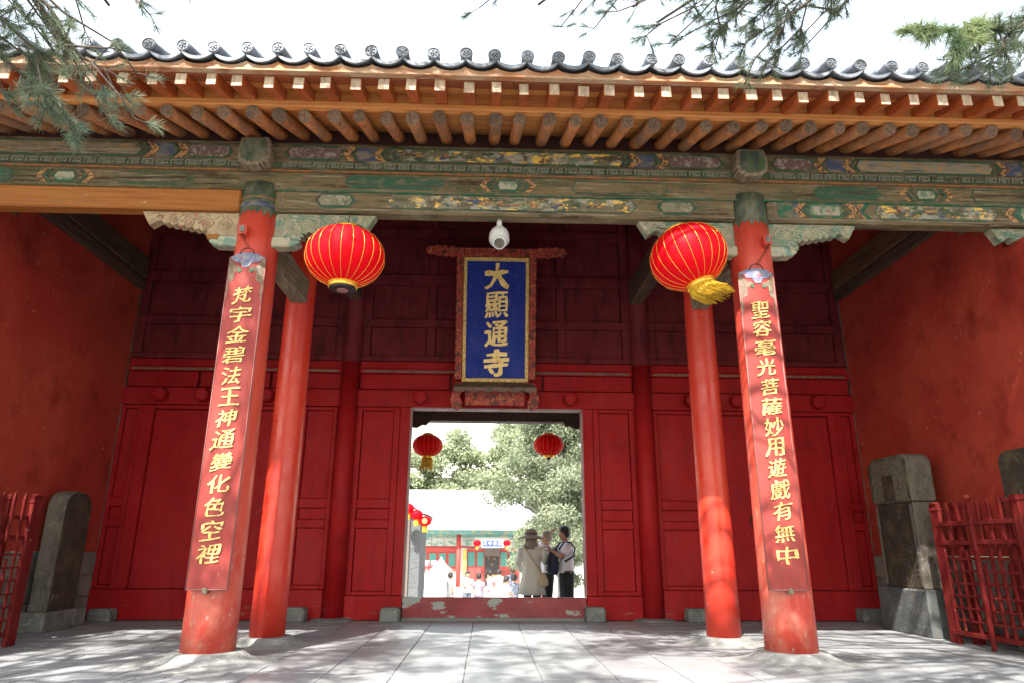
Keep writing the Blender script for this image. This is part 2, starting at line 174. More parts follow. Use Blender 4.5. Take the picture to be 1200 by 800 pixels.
# ------------------------------------------------------------------ mesh helpers
ORG = {}
def org(o): return ORG.get(o.name, Vector((0, 0, 0))) if o is not None else Vector((0, 0, 0))
class MB:
    def __init__(s): s.v = []; s.f = []; s.mi = []; s.sm = []
    def add(s, vs, fs, mi=0, sm=False):
        b = len(s.v); s.v += [tuple(p) for p in vs]
        for f in fs: s.f.append(tuple(b + i for i in f)); s.mi.append(mi); s.sm.append(sm)
        return s
    def box(s, x0, x1, y0, y1, z0, z1, mi=0):
        return s.add([(x0, y0, z0), (x1, y0, z0), (x1, y1, z0), (x0, y1, z0), (x0, y0, z1), (x1, y0, z1), (x1, y1, z1), (x0, y1, z1)],
                     [(0, 3, 2, 1), (4, 5, 6, 7), (0, 1, 5, 4), (1, 2, 6, 5), (2, 3, 7, 6), (3, 0, 4, 7)], mi)
    def bar(s, p0, p1, w, h, upv=(0, 0, 1), mi=0):
        p0, p1 = Vector(p0), Vector(p1); d = (p1 - p0).normalized(); sd = d.cross(Vector(upv)).normalized(); u = sd.cross(d)
        vs = [p + sd * a * w / 2 + u * b * h / 2 for p in (p0, p1) for a, b in ((-1, -1), (1, -1), (1, 1), (-1, 1))]
        return s.add(vs, [(0, 1, 2, 3), (7, 6, 5, 4), (0, 4, 5, 1), (1, 5, 6, 2), (2, 6, 7, 3), (3, 7, 4, 0)], mi)
    def cyl(s, p0, p1, r0, r1=None, n=16, caps=True, mi=0, cmi=None, sm=True, rings=1):
        r1 = r0 if r1 is None else r1; p0, p1 = Vector(p0), Vector(p1); d = (p1 - p0)
        dn = d.normalized(); a = Vector((1, 0, 0)) if abs(dn.x) < .9 else Vector((0, 1, 0)); u = dn.cross(a).normalized(); w = dn.cross(u)
        vs = []
        for k in range(rings + 1):
            t = k / rings
            for i in range(n):
                q = 2 * math.pi * i / n; vs.append(p0 + d * t + (u * math.cos(q) + w * math.sin(q)) * (r0 + (r1 - r0) * t))
        fs = [(k * n + i, k * n + (i + 1) % n, (k + 1) * n + (i + 1) % n, (k + 1) * n + i) for k in range(rings) for i in range(n)]
        s.add(vs, fs, mi, sm)
        if caps:
            b = len(s.v) - len(vs); cm = mi if cmi is None else cmi
            s.f.append(tuple(b + i for i in reversed(range(n)))); s.mi.append(cm); s.sm.append(False)
            s.f.append(tuple(b + rings * n + i for i in range(n))); s.mi.append(cm); s.sm.append(False)
        return s
    def tube(s, pts, r, n=6, mi=0, caps=True):
        pts = [Vector(p) for p in pts]; R = r if hasattr(r, '__len__') else [r] * len(pts); vs = []
        pu = None
        for k, p in enumerate(pts):
            d = (pts[min(k + 1, len(pts) - 1)] - pts[max(k - 1, 0)]).normalized()
            if pu is None:
                a = Vector((0, 0, 1)) if abs(d.z) < .9 else Vector((1, 0, 0)); pu = d.cross(a).normalized()
            pu = (pu - d * pu.dot(d)).normalized(); w = d.cross(pu)
            for i in range(n):
                q = 2 * math.pi * i / n; vs.append(p + (pu * math.cos(q) + w * math.sin(q)) * R[k])
        fs = [(k * n + i, k * n + (i + 1) % n, (k + 1) * n + (i + 1) % n, (k + 1) * n + i) for k in range(len(pts) - 1) for i in range(n)]
        if caps: fs += [tuple(reversed(range(n))), tuple((len(pts) - 1) * n + i for i in range(n))]
        return s.add(vs, fs, mi, True)
    def lathe(s, c, prof, n=24, mi=0, sm=True, fn=None):
        vs = []
        for r, z in prof:
            for i in range(n):
                q = 2 * math.pi * i / n; k = fn(q, z) if fn else 1
                vs.append((c[0] + r * k * math.cos(q), c[1] + r * k * math.sin(q), c[2] + z))
        m_ = len(prof); fs = [(k * n + i, k * n + (i + 1) % n, (k + 1) * n + (i + 1) % n, (k + 1) * n + i) for k in range(m_ - 1) for i in range(n)]
        fs += [tuple(reversed(range(n))), tuple((m_ - 1) * n + i for i in range(n))]
        return s.add(vs, fs, mi, sm)
    def loft(s, rings, n=18, mi=0, fn=None, caps=True):     # ring: cx, cy, z, rx, ry
        vs = []
        for k, (cx, cy, z, rx, ry) in enumerate(rings):
            for i in range(n):
                q = 2 * math.pi * i / n; g = fn(q, k / (len(rings) - 1)) if fn else 1
                vs.append((cx + rx * g * math.cos(q), cy + ry * g * math.sin(q), z))
        m_ = len(rings); fs = [(k * n + i, k * n + (i + 1) % n, (k + 1) * n + (i + 1) % n, (k + 1) * n + i) for k in range(m_ - 1) for i in range(n)]
        if caps: fs += [tuple(reversed(range(n))), tuple((m_ - 1) * n + i for i in range(n))]
        return s.add(vs, fs, mi, True)
    def prism(s, poly, a0, a1, axis='y', mi=0):     # poly in the plane normal to axis: y -> (x,z), x -> (y,z), z -> (x,y)
        P = {'y': lambda p, a: (p[0], a, p[1]), 'x': lambda p, a: (a, p[0], p[1]), 'z': lambda p, a: (p[0], p[1], a)}[axis]
        n = len(poly); vs = [P(p, a0) for p in poly] + [P(p, a1) for p in poly]
        fs = [tuple(range(n)), tuple(reversed(range(n, 2 * n)))] + [(i, n + i, n + (i + 1) % n, (i + 1) % n) for i in range(n)]
        return s.add(vs, fs, mi)
    def xf(s, M): s.v = [tuple(M @ Vector(p)) for p in s.v]; return s
    def mesh(s, name, mats, bev=0, off=None, fix=True):
        me = bpy.data.meshes.new(name); v = s.v if off is None else [(p[0] - off[0], p[1] - off[1], p[2] - off[2]) for p in s.v]
        me.from_pydata(v, [], s.f)
        for mm in (mats if isinstance(mats, (list, tuple)) else [mats]): me.materials.append(MATS[mm])
        me.polygons.foreach_set('material_index', s.mi); me.polygons.foreach_set('use_smooth', s.sm)
        if bev or fix:
            bm = bmesh.new(); bm.from_mesh(me)
            if bev:
                es = [e for e in bm.edges if len(e.link_faces) == 2 and e.calc_face_angle() > .6]
                bmesh.ops.bevel(bm, geom=es, offset=bev, segments=1, affect='EDGES', clamp_overlap=True)
            bmesh.ops.recalc_face_normals(bm, faces=bm.faces); bm.to_mesh(me); bm.free()
        me.update(); return me
    def build(s, name, mats, parent=None, bev=0, loc=None):
        po = org(parent); o_ = Vector(loc) if loc is not None else po
        if parent is None and loc is None: o_ = Vector((0, 0, 0))
        me = s.mesh(name, mats, bev, off=o_); o = bpy.data.objects.new(name, me); C.objects.link(o)
        o.location = o_ - po if parent is not None else o_
        if parent is not None: o.parent = parent
        ORG[o.name] = o_; return o
def tag(o, label=None, cat=None, group=None, kind=None):
    for k, v in (('label', label), ('category', cat), ('group', group), ('kind', kind)):
        if v: o[k] = v
    return o
def thing(name, loc, label, cat, group=None):
    o = bpy.data.objects.new(name, None); C.objects.link(o); o.location = loc; o.empty_display_size = .2
    ORG[o.name] = Vector(loc); return tag(o, label, cat, group)
def inst(me, name, loc, parent=None, rot=(0, 0, 0), sc=(1, 1, 1)):
    o = bpy.data.objects.new(name, me); C.objects.link(o); po = org(parent)
    o.location = Vector(loc) - po if parent is not None else Vector(loc); o.rotation_euler = rot; o.scale = sc
    if parent is not None: o.parent = parent
    ORG[o.name] = Vector(loc); return o
def copy_tree(o, parent=None):
    c = o.copy(); C.objects.link(c)
    if parent is not None: c.parent = parent
    for ch in list(o.children): copy_tree(ch, c)
    return c
def glyph(ch, w, h, thick=.008, bx=.03, by=.012, seed=0, shear=.06, warp=.014):
    cu = bpy.data.curves.new('g', 'FONT'); cu.body = ch; cu.resolution_u = 3
    ob = bpy.data.objects.new('g', cu); C.objects.link(ob); me = bpy.data.meshes.new_from_object(ob)
    bpy.data.objects.remove(ob); bpy.data.curves.remove(cu)
    bm = bmesh.new(); bm.from_mesh(me); bmesh.ops.remove_doubles(bm, verts=bm.verts, dist=1e-4)
    bmesh.ops.triangulate(bm, faces=bm.faces)
    bmesh.ops.subdivide_edges(bm, edges=[e for e in bm.edges if e.is_boundary and e.calc_length() > .12], cuts=4)
    xs = [v.co.x for v in bm.verts]; ys = [v.co.y for v in bm.verts]; x0, x1, y0, y1 = min(xs), max(xs), min(ys), max(ys)
    mv = {}
    for v in bm.verts:
        nn = Vector((0, 0, 0))
        for e in v.link_edges:
            if e.is_boundary:
                f = e.link_faces[0]; c = f.calc_center_median(); d = (e.verts[1].co - e.verts[0].co); n_ = Vector((d.y, -d.x, 0)).normalized()
                if n_.dot(e.verts[0].co - c) < 0: n_ = -n_
                nn += n_
        if nn.length > .01: mv[v] = nn.normalized()
    for v, n_ in mv.items():
        k = .8 + 1.3 * mnoise.noise(Vector((v.co.x * 3.2 + seed * 7.3, v.co.y * 3.2, seed)))
        v.co.x += n_.x * bx * k; v.co.y += n_.y * by * k
    for v in bm.verts:
        q = Vector((v.co.x * 2.2, v.co.y * 2.2, seed * 3.1))
        v.co.x += warp * mnoise.noise(q) * 2; v.co.y += warp * mnoise.noise(q + Vector((9, 4, 2))) * 2
        u = (v.co.x - x0) / (x1 - x0) - .5; t = (v.co.y - y0) / (y1 - y0) - .5
        v.co.x = (u + shear * .4 * t) * w; v.co.y = (t + shear * u) * h; v.co.z = 0
    r = bmesh.ops.extrude_face_region(bm, geom=bm.faces[:])
    for e in r['geom']:
        if isinstance(e, bmesh.types.BMVert): e.co.z += thick
    bmesh.ops.recalc_face_normals(bm, faces=bm.faces)
    bm.to_mesh(me); bm.free(); return me

# ------------------------------------------------------------------ constants of the gate hall
YW = 9.95; YF = 6.38; YR = 7.54; PW = -5.29; PE = 5.47
COLF = (-2.335, 2.665); COLR = (-2.19, 2.46); COLW = (-2.04, 2.29)

# ------------------------------------------------------------------ ground, floor
g = MB().box(-400, 400, -60, 5.0, -.35, -.022); tag(g.build('ground', 'ground_earth'), kind='structure')
floor = bpy.data.objects.new('gate_floor', None); C.objects.link(floor); tag(floor, kind='structure'); ORG[floor.name] = Vector((0, 0, 0))
MB().box(-5.9, 6.1, 4.9, 12.7, -.45, -.009).build('bedding', 'mortar', floor)
def slab_mesh(w, d, seed, m_, dome=0.0):
    r = random.Random(seed); e = .0025; b = MB(); j = lambda: r.uniform(-.003, .003)
    t = .006
    vs = [(-w / 2 + e + j(), -d / 2 + e, -.02), (w / 2 - e + j(), -d / 2 + e, -.02), (w / 2 - e + j(), d / 2 - e, -.02), (-w / 2 + e + j(), d / 2 - e, -.02)]
    up_ = [(x * (1 - .003 / w * 2), y * (1 - .003 / d * 2), t * r.uniform(-.25, .25) - .0) for x, y, z in vs]
    return b.add(vs + up_, [(4, 5, 6, 7), (0, 1, 5, 4), (1, 2, 6, 5), (2, 3, 7, 6), (3, 0, 4, 7)]).mesh('flagstone', m_)
sm = {}
def slab(name, x0, x1, y0, y1, m_):
    w, d = round(x1 - x0, 3), round(y1 - y0, 3); k = (w, d, random.randint(0, 3), m_)
    if k not in sm: sm[k] = slab_mesh(w, d, len(sm), m_)
    inst(sm[k], name, ((x0 + x1) / 2, (y0 + y1) / 2, 0), floor)
xcol = [-1.74, -1.2, -.69, -.15, .42, .98, 1.5, 2.02]
for i in range(len(xcol) - 1):
    y = 4.95 + random.choice([0, .3, .55])
    if y > 4.95: slab('flagstone', xcol[i], xcol[i + 1], 4.95, y, 'slab_stone')
    while y < 9.78:
        d = random.choice([.7, .9, 1.1, .55]); y1 = y + d
        if y1 > 9.4: y1 = 9.78
        slab('flagstone', xcol[i], xcol[i + 1], y, y1, 'slab_stone'); y = y1
for sx0, sx1 in ((-5.28, -1.74), (2.02, 5.46)):
    n = 9; wd = (sx1 - sx0) / n; yy = 5.2; r = 0
    slab('flagstone', sx0, (sx0 + sx1) / 2, 4.95, 5.2, 'slab_stone'); slab('flagstone', (sx0 + sx1) / 2, sx1, 4.95, 5.2, 'slab_stone')
    while yy < 9.76:
        o_ = wd / 2 if r % 2 else 0
        xs = [sx0] + [sx0 + o_ + wd * k for k in range(0 if o_ else 1, n)] + [sx1]
        for k in range(len(xs) - 1): slab('paving_brick', xs[k], xs[k + 1], yy, yy + .38, 'brick_paver')
        yy += .38; r += 1

# ------------------------------------------------------------------ gate hall
hall = thing('gate_hall', (0, 8, 0), 'old temple gate hall with red doors, painted beams and grey tiled eave', 'building')
P = lambda mb, n, m_, bev=0, par=None: mb.build(n, m_, par or hall, bev)
# front columns and plinths
for i, x in enumerate(COLF):
    c = MB().cyl((x, YF, .07), (x + (.0 if i else .0), YF, 4.10), .222, .203, 40, rings=8, mi=0)
    c.cyl((x, YF, 4.10), (x, YF, 4.42), .207, .205, 40, mi=1); co = P(c, 'column', ['column_red', 'paint_dark_green'])
    tg = MB()
    for k in range(20):      # ragged lower edge of the green head paint
        q = 2 * math.pi * k / 20; q2 = q + .33; r = .2065; dz = .02 + .05 * random.random()
        tg.add([(x + r * math.cos(q), YF + r * math.sin(q), 4.11), (x + r * math.cos(q2), YF + r * math.sin(q2), 4.11), (x + r * math.cos((q + q2) / 2), YF + r * math.sin((q + q2) / 2), 4.1 - dz)], [(0, 1, 2)])
    tg.build('paint_edge', 'paint_dark_green', co)
    if i == 0:
        MB().cyl((x, YF, 4.14), (x, YF, 4.20), .2105, .2105, 40).build('painted_ring', 'paint_blue', co)
        MB().cyl((x, YF, 4.235), (x, YF, 4.255), .2105, .2105, 40).build('painted_ring', 'paint_orange', co)
    pp = [(.66, -.012), (.58, .000), (.50, .006), (.43, .014), (.38, .026), (.345, .042), (.322, .058), (.305, .072), (.292, .078), (.275, .080), (.225, .080)]
    P(MB().lathe((x, YF, 0), pp, 40, fn=lambda q, z: 1 + (.22 if z < .01 else .10 if z < .03 else .025) * mnoise.noise(Vector((math.cos(q) * 1.5 + x, math.sin(q) * 1.5, 1)))), 'plinth', 'plinth_stone')
    # iron hook block that holds the couplet board
    hx = x - .06 if i == 0 else x + .08
    MB().box(hx - .04, hx + .04, YF - .28, YF - .17, 3.80, 3.90).build('hook_block', 'column_red', co, .006)
    MB().box(hx - .022, hx + .022, YF - .292, YF - .28, 3.82, 3.88).build('hook_plate', 'stone_grey', co)
for x in COLR:
    P(MB().cyl((x, YR, .06), (x, YR, 5.2), .175, .155, 32, rings=8), 'column', 'rear_column_red')
    P(MB().lathe((x, YR, 0), [(.46, -.012), (.40, .002), (.34, .012), (.29, .03), (.265, .05), (.25, .062), (.235, .066), (.18, .066)], 32, fn=lambda q, z: 1 + .06 * mnoise.noise(Vector((math.cos(q) * 1.5 + x, math.sin(q) * 1.5, 3)))), 'plinth', 'plinth_stone')
for x in COLW:
    P(MB().cyl((x, YW - .03, .0), (x, YW - .03, 3.55), .145, .135, 28, mi=0).cyl((x, YW - .03, 3.55), (x, YW - .03, 6.6), .135, .125, 28, mi=1), 'column', ['door_red', 'maroon'])
    P(MB().lathe((x, YW - .05, 0), [(.30, -.005), (.27, .012), (.2, .03), (.15, .032)], 24), 'plinth', 'stone_grey')
# ties front column -> rear column -> wall column
for i in (0, 1):
    x = COLF[i] + (.08 if i == 0 else -.10)
    P(MB().bar((x, YF + .15, 3.82), (COLR[i] + (.03 if i == 0 else -.04), YR - .12, 3.70), .18, .28), 'tie_beam', 'grey_timber', .012)
    xw = COLW[i] + (.02 if i == 0 else -.06)
    P(MB().bar((COLR[i] - (.0 if i == 0 else .14), YR + .1, 4.74), (xw, YW - .2, 4.66), .2, .36), 'tie_beam', 'dark_timber', .012)
# door wall: backing, then rails, stiles, panels
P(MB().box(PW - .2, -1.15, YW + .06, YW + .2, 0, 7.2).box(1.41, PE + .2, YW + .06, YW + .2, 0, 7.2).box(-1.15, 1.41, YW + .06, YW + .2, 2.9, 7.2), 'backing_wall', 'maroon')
def frame_box(n, x0, x1, z0, z1, y0=YW, m_='door_red', bev=.006, y1=None):
    return P(MB().box(x0, x1, y0, y1 or YW + .07, z0, z1), n, m_, bev)
bays = [(PW, COLW[0] - .12), (COLW[0] + .12, COLW[1] - .12), (COLW[1] + .12, PE)]
for bi, (b0, b1) in enumerate(bays):
    # red band above the doors
    frame_box('lintel', b0, b1, 2.90, 3.15, YW - .05)
    for k in range(3):
        a0 = b0 + (b1 - b0) * k / 3 + .02; a1 = b0 + (b1 - b0) * (k + 1) / 3 - .02
        frame_box('band_panel', a0, a1, 3.17, 3.40, YW + .0)
    frame_box('band_rail', b0, b1, 3.405, 3.475, YW - .035, 'door_red')
    frame_box('band_rail', b0, b1, 3.48, 3.59, YW - .012)
    MB().box(b0 + .06, b1 - .06, YW - .0365, YW - .035, 3.42, 3.45).build('peeled_strip', 'stele_light' if bi == 1 else 'board_brown', hall)
    # maroon upper panelling
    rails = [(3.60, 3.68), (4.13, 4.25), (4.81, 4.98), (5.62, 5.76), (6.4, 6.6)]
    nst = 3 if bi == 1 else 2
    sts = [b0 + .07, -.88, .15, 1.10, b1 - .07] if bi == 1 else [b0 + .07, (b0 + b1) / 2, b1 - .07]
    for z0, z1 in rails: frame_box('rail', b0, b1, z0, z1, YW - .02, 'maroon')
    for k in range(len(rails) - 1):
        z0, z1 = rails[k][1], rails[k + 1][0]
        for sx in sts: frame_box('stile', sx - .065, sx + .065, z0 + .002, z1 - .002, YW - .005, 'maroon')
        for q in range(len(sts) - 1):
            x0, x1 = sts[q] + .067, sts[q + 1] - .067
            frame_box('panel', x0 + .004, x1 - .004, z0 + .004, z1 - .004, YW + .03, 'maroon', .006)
def three_panel(x0, x1, zb=.31, zt=2.9, st=.09):
    """narrow fixed leaf: stiles, rails and three raised panels"""
    frame_box('stile', x0, x0 + st, zb, zt, YW - .01); frame_box('stile', x1 - st, x1, zb, zt, YW - .01)
    zz = [(zb, zb + .05), (1.19, 1.30), (1.46, 1.585), (zt - .05, zt)]
    for z0, z1 in zz: frame_box('rail', x0 + st + .002, x1 - st - .002, z0, z1, YW - .006)
    for k in range(3):
        a, b = zz[k][1], zz[k + 1][0]
        frame_box('panel', x0 + st + .004, x1 - st - .004, a + .004, b - .004, YW + .028, 'door_red', .006)
# central opening: jambs, leaves, threshold
three_panel(-1.92, -1.28); three_panel(1.54, 2.17)
frame_box('jamb', -1.275, -1.13, .31, 2.898, YW - .03); frame_box('jamb', 1.39, 1.535, .31, 2.898, YW - .03)
frame_box('bottom_rail', -1.92, -1.13, 0, .305, YW - .045); frame_box('bottom_rail', 1.39, 2.17, 0, .305, YW - .045)
mat('threshold_paint', (.22, .022, .025), .6, layers=[G(c=(.30, .04, .04), s=(3, 3, 6), lo=.4, hi=.65), G(c=(.30, .31, .28), s=(2.6, 2.6, 6.5), lo=.56, hi=.58, d=8), G(c=(.4, .2, .18), s=(26, 26, 10), lo=.68, hi=.72)], bump=((8, 8, 14), .5, .01))
P(MB().box(-1.125, 1.385, YW - .02, YW + .12, -.02, .285), 'threshold', 'threshold_paint', .008)
P(MB().box(-1.125, 1.385, YW - .06, YW - .022, -.015, .03), 'threshold_step', 'mortar', .005)
# outer reveal of the opening (pale edge line)
P(MB().box(-1.132, -1.118, YW - .032, YW + .19, .286, 2.89), 'reveal', 'board_edge'); P(MB().box(1.378, 1.392, YW - .032, YW + .19, .286, 2.89), 'reveal', 'board_edge')
P(MB().box(-1.116, 1.376, YW - .03, YW + .19, 2.885, 2.899), 'reveal', 'board_edge')
# side doors
def side_door(x0, x1, n0, n1, m0, m1):
    frame_box('door_leaf', x0 + .004, (x0 + x1) / 2 - .003, .39, 2.83, YW + .035); frame_box('door_leaf', (x0 + x1) / 2 + .003, x1 - .004, .39, 2.83, YW + .035)
    frame_box('door_post', x0 - .17, x0, .385, 2.895, YW - .02); frame_box('door_post', x1, x1 + .12, .385, 2.895, YW - .02)
    frame_box('door_head', x0 + .002, x1 - .002, 2.84, 2.896, YW - .012)
    for a, b in ((n0, n1), (m0, m1)):
        if b - a > .1: three_panel(a, b, .385, 2.895, .06)
frame_box('bottom_rail', PW, -2.19, 0, .38, YW - .045); frame_box('bottom_rail', 2.44, PE, 0, .38, YW - .045)
side_door(-4.82, -2.82, PW, -4.995, -2.695, -2.19)
side_door(3.30, 5.07, 2.44, 3.125, 5.195, PE)
sc_ = random.Random(12)
for x0_, x1_, n_ in ((-4.75, -2.9, 9), (3.35, 5.0, 9), (-1.75, -1.4, 3), (1.65, 2.0, 3)):
    mb = MB()
    for _ in range(n_):
        a_, b_ = sc_.uniform(x0_, x1_), sc_.uniform(.5, 2.6); an = sc_.choice([sc_.uniform(-.3, .3), sc_.uniform(.5, 1.2), 1.57]); l_ = sc_.uniform(.04, .22); yy = YW + (.0345 if n_ == 9 else .0275)
        mb.bar((a_, yy, b_), (min(a_ + l_ * math.cos(an), x1_), yy, b_ + l_ * math.sin(an)), .002, .004, (0, 1, 0))
    o = P(mb, 'scratches', 'scratch_pale'); o['kind'] = 'stuff'
kn = MB(); kn.tube([(3.83 + .07 * math.cos(a * .4), YW + .012, 1.3 + .07 * math.sin(a * .4)) for a in range(17)], .008, 6)
kn.cyl((3.83, YW + .034, 1.38), (3.83, YW - .005, 1.38), .045, .02, 14); P(kn, 'door_knocker', 'iron')
# octagonal lintel studs
st = MB(); st.cyl((0, .0, 0), (0, -.13, 0), .105, .1, 8, sm=False); st.cyl((0, -.1301, 0), (0, -.145, 0), .098, .08, 8, sm=False); stm = st.mesh('lintel_stud', 'door_red', .006)
for x in (-.99, -.24, .49, 1.20, -4.72, -4.12, -3.2, 3.0, 3.68, 4.90): inst(stm, 'lintel_stud', (x, YW - .05, 3.03), hall, (0, .39, 0))
# stone blocks at the foot of the door wall
for x0, x1, h in ((-1.38, -1.12, .17), (1.34, 1.60, .18), (-5.14, -4.85, .15), (5.07, 5.36, .17), (2.70, 3.0, .16), (-2.62, -2.36, .17)):
    P(MB().box(x0, x1, YW - .30, YW - .047, -.02, h), 'door_stone', 'stone_grey', .03)
# ---- side walls as things of their own
def side_wall(x, sgn, label):
    w = thing('side_wall', (x, 8, 0), label, 'wall')
    poly = [(5.8, .86), (9.949, .86), (9.949, 6.35), (6.53, 5.02), (6.53, 4.0), (5.8, 4.0)]
    x0, x1 = (x, x + sgn * .4); x0, x1 = min(x0, x1), max(x0, x1)
    MB().prism(poly, x0, x1, 'x').build('plaster', 'wall_plaster_red', w)
    MB().prism([(10.155, 0), (13.4, 0), (13.4, 4.9), (10.155, 6.3)], x0, x1, 'x').build('rear_wall', 'wall_plaster_red', w)
    MB().box(x0 + .01, x1 - .01, 5.81, 9.945, -.02, .855).build('mortar_bed', 'mortar', w)
    ms = [MB().box(-.012, .02, -l / 2, l / 2, -.132, .132).mesh('stone_block', 'block_stone', .008) for l in (.44, .36)]
    for r in range(3):
        y = 9.94; k = r
        while y > 6.1:
            l = (.44, .36)[k % 2] if not (r == 1 and y > 9.9) else .36
            inst(ms[0 if l == .44 else 1], 'stone_block', (x - sgn * .0, y - l / 2 - .008, .145 + r * .283), w, (0, 0, 0 if sgn > 0 else math.pi)); y -= l + .018; k += 1
    a = -sgn
    def bx(n, y0, y1, z0, z1, t, m_): q = sorted((x + a * t, x - a * .02)); return MB().box(q[0], q[1], y0, y1, z0, z1).build(n, m_, w, .01)
    bx('wall_beam', 7.12, 9.9, 4.64, 4.80, .07, 'dark_timber'); bx('wall_beam', 7.12, 9.85, 4.81, 5.12, .10, 'brown_timber' if sgn > 0 else 'dark_timber')
    bx('wall_beam', 6.5, 6.80, 4.32, 4.52, .08, 'dark_timber')
    bx('wall_post', 6.98, 7.08, 4.42, 5.05, .06, 'brown_timber'); bx('wall_post', 8.35, 8.45, 5.13, 5.7, .06, 'brown_timber')
    bx('wall_gap_shade', 6.82, 6.97, 4.42, 5.1, .012, 'hall_dark')  # dark block on the wall face; its colour stands in for a shaded gap
    # pale ragged edge where the plaster meets the panelling
    e = MB(); z = .9
    while z < 4.6:
        h = random.uniform(.05, .16); t = random.uniform(.004, .012); q = sorted((x + a * t, x + a * .0005)); e.box(q[0], q[1], 9.925 - random.uniform(0, .012), 9.948, z, z + h * .9); z += h
    e.build('plaster_edge', 'stele_light', w)
side_wall(PW, -1, 'red plastered side wall on the left, behind the round-topped stele')
side_wall(PE, 1, 'red plastered side wall on the right, behind the two steles')
# ---- painted beam stack above the front columns
XB0, XB1 = -6.1, 6.3
prof = [(6.20, 4.58), (6.20, 4.64), (6.185, 4.655), (6.18, 4.83), (6.195, 4.87), (6.26, 4.90), (6.36, 4.92), (6.46, 4.90), (6.52, 4.84), (6.53, 4.70), (6.52, 4.58)]
purlin = P(MB().prism(prof, XB0, XB1, 'x'), 'purlin', 'beam_paint', .0)
midb = P(MB().box(XB0, XB1, 6.24, 6.50, 4.355, 4.560), 'plate_beam', 'beam_paint', .006)
MB().box(XB0, XB1, 6.225, 6.25, 4.5605, 4.5795).build('edge_strip', 'paint_orange', purlin)
beams = []
for x0, x1, m_ in ((XB0, COLF[0] - .17, 'new_orange_wood'), (COLF[0] + .17, COLF[1] - .17, 'beam_paint'), (COLF[1] + .17, XB1, 'beam_paint')):
    beams.append(P(MB().box(x0, x1, 6.235, 6.40, 4.12, 4.352), 'lower_beam', m_, .016))
MB().box(COLF[0] + .2, XB1, 6.222, 6.236, 4.338, 4.352).build('edge_strip', 'paint_bright_green', beams[1])
MB().box(COLF[0] + .18, COLF[1] - .18, 6.231, 6.2345, 4.137, 4.158).build('soffit_strip', 'soffit_wood', beams[1], 0)
MB().box(COLF[1] + .18, XB1, 6.231, 6.2345, 4.137, 4.158).build('soffit_strip', 'soffit_wood', beams[2], 0)
# beam heads on the columns
for i, x in enumerate(COLF):
    x -= .02
    pr = [(-.155, 4.56), (-.165, 4.66), (-.145, 4.83), (.13, 4.84), (.165, 4.70), (.15, 4.58), (.06, 4.53), (-.06, 4.52)]
    bh = P(MB().prism([(x + a, b) for a, b in pr], 6.03, 6.19, 'y'), 'beam_head', 'grey_timber', .02)
    MB().prism([(x + a * .8, 4.68 + (b - 4.68) * .8) for a, b in pr], 6.022, 6.029, 'y').build('painted_face', 'paint_dark_green', bh, .004)
# flat painted ornament
CN = [0]
def chev(par, x, z0, z1, y, d, w, m_):
    CN[0] += 1; y -= .0012 * (1 + CN[0] % 4)
    if m_ == 'paint_ochre': w *= 1.5; chev(par, x - d * .055 if d > 0 else x + .075, z0, z1, y, d, .03, 'paint_green')
    zc = (z0 + z1) / 2; t = (z1 - z0) * .42 * d
    MB().prism([(x, z0), (x + w, z0), (x + w + t, zc), (x + w, z1), (x, z1), (x + t, zc)], y, y + .0045, 'y').build('painted_chevron', m_, par)
def cart(par, x0, x1, z0, z1, y, mb_, mf, b=.022):
    t = (z1 - z0) * .42; zc = (z0 + z1) / 2
    def hexa(k, yy, e): return MB().prism([(x0 + t, z0 + k), (x1 - t, z0 + k), (x1 - k * 1.4, zc), (x1 - t, z1 - k), (x0 + t, z1 - k), (x0 + k * 1.4, zc)], yy, yy + .004, 'y')
    o = hexa(0, y, 0).build('painted_border', mb_, par); hexa(b, y - .003, 0).build('painted_field', mf, o)
def purlin_bay(x0, x1, big):
    y = 6.176; z0, z1 = 4.662, 4.832; L_ = x1 - x0; mid = (x0 + x1) / 2
    d = min(.62, L_ * .14)
    cart(purlin, x0 + .08, x0 + .08 + d, z0, z1, y, 'paint_green', 'paint_plum'); cart(purlin, x1 - .08 - d, x1 - .08, z0, z1, y, 'paint_green', 'paint_plum')
    a, b = x0 + .12 + d, x1 - .12 - d
    for s_, q in ((1, a), (-1, b)):
        chev(purlin, q - (.0 if s_ > 0 else .05), z0, z1, y, -s_, .05, 'paint_ochre')
        MB().box(min(q + s_ * .07, q + s_ * .27), max(q + s_ * .07, q + s_ * .27), y + .002, y + .005, z0 + .01, z1 - .01).build('painted_patch', 'paint_blue', purlin)
        chev(purlin, q + s_ * .3 - (.0 if s_ > 0 else .05), z0, z1, y, -s_ * 1, .05, 'paint_ochre')
    cart(purlin, a + .36, b - .36, z0, z1, y, 'paint_green', big)
purlin_bay(COLF[0] + .15, COLF[1] - .18, 'gold_scene'); purlin_bay(COLF[1] + .15, 6.25, 'orange_flecks'); purlin_bay(-6.0, COLF[0] - .2, 'brown_scene')
fb = MB().box(-.06, .06, -.006, .006, .016, .026).box(-.06, -.048, -.006, .006, -.026, .016).box(-.03, .05, -.006, .006, -.026, -.016).box(.038, .05, -.006, .006, -.016, .004).box(-.03, .02, -.006, .006, -.004, .006)
fbm = fb.mesh('fret_block', 'fret_paint')
P(MB().box(XB0, XB1, 6.185, 6.199, 4.582, 4.648), 'fret_ground', 'paint_dark_green')
x = XB0 + .1
while x < XB1:
    if all(abs(x - c) > .2 for c in COLF): inst(fbm, 'fret_block', (x, 6.181, 4.615), purlin)
    x += .142
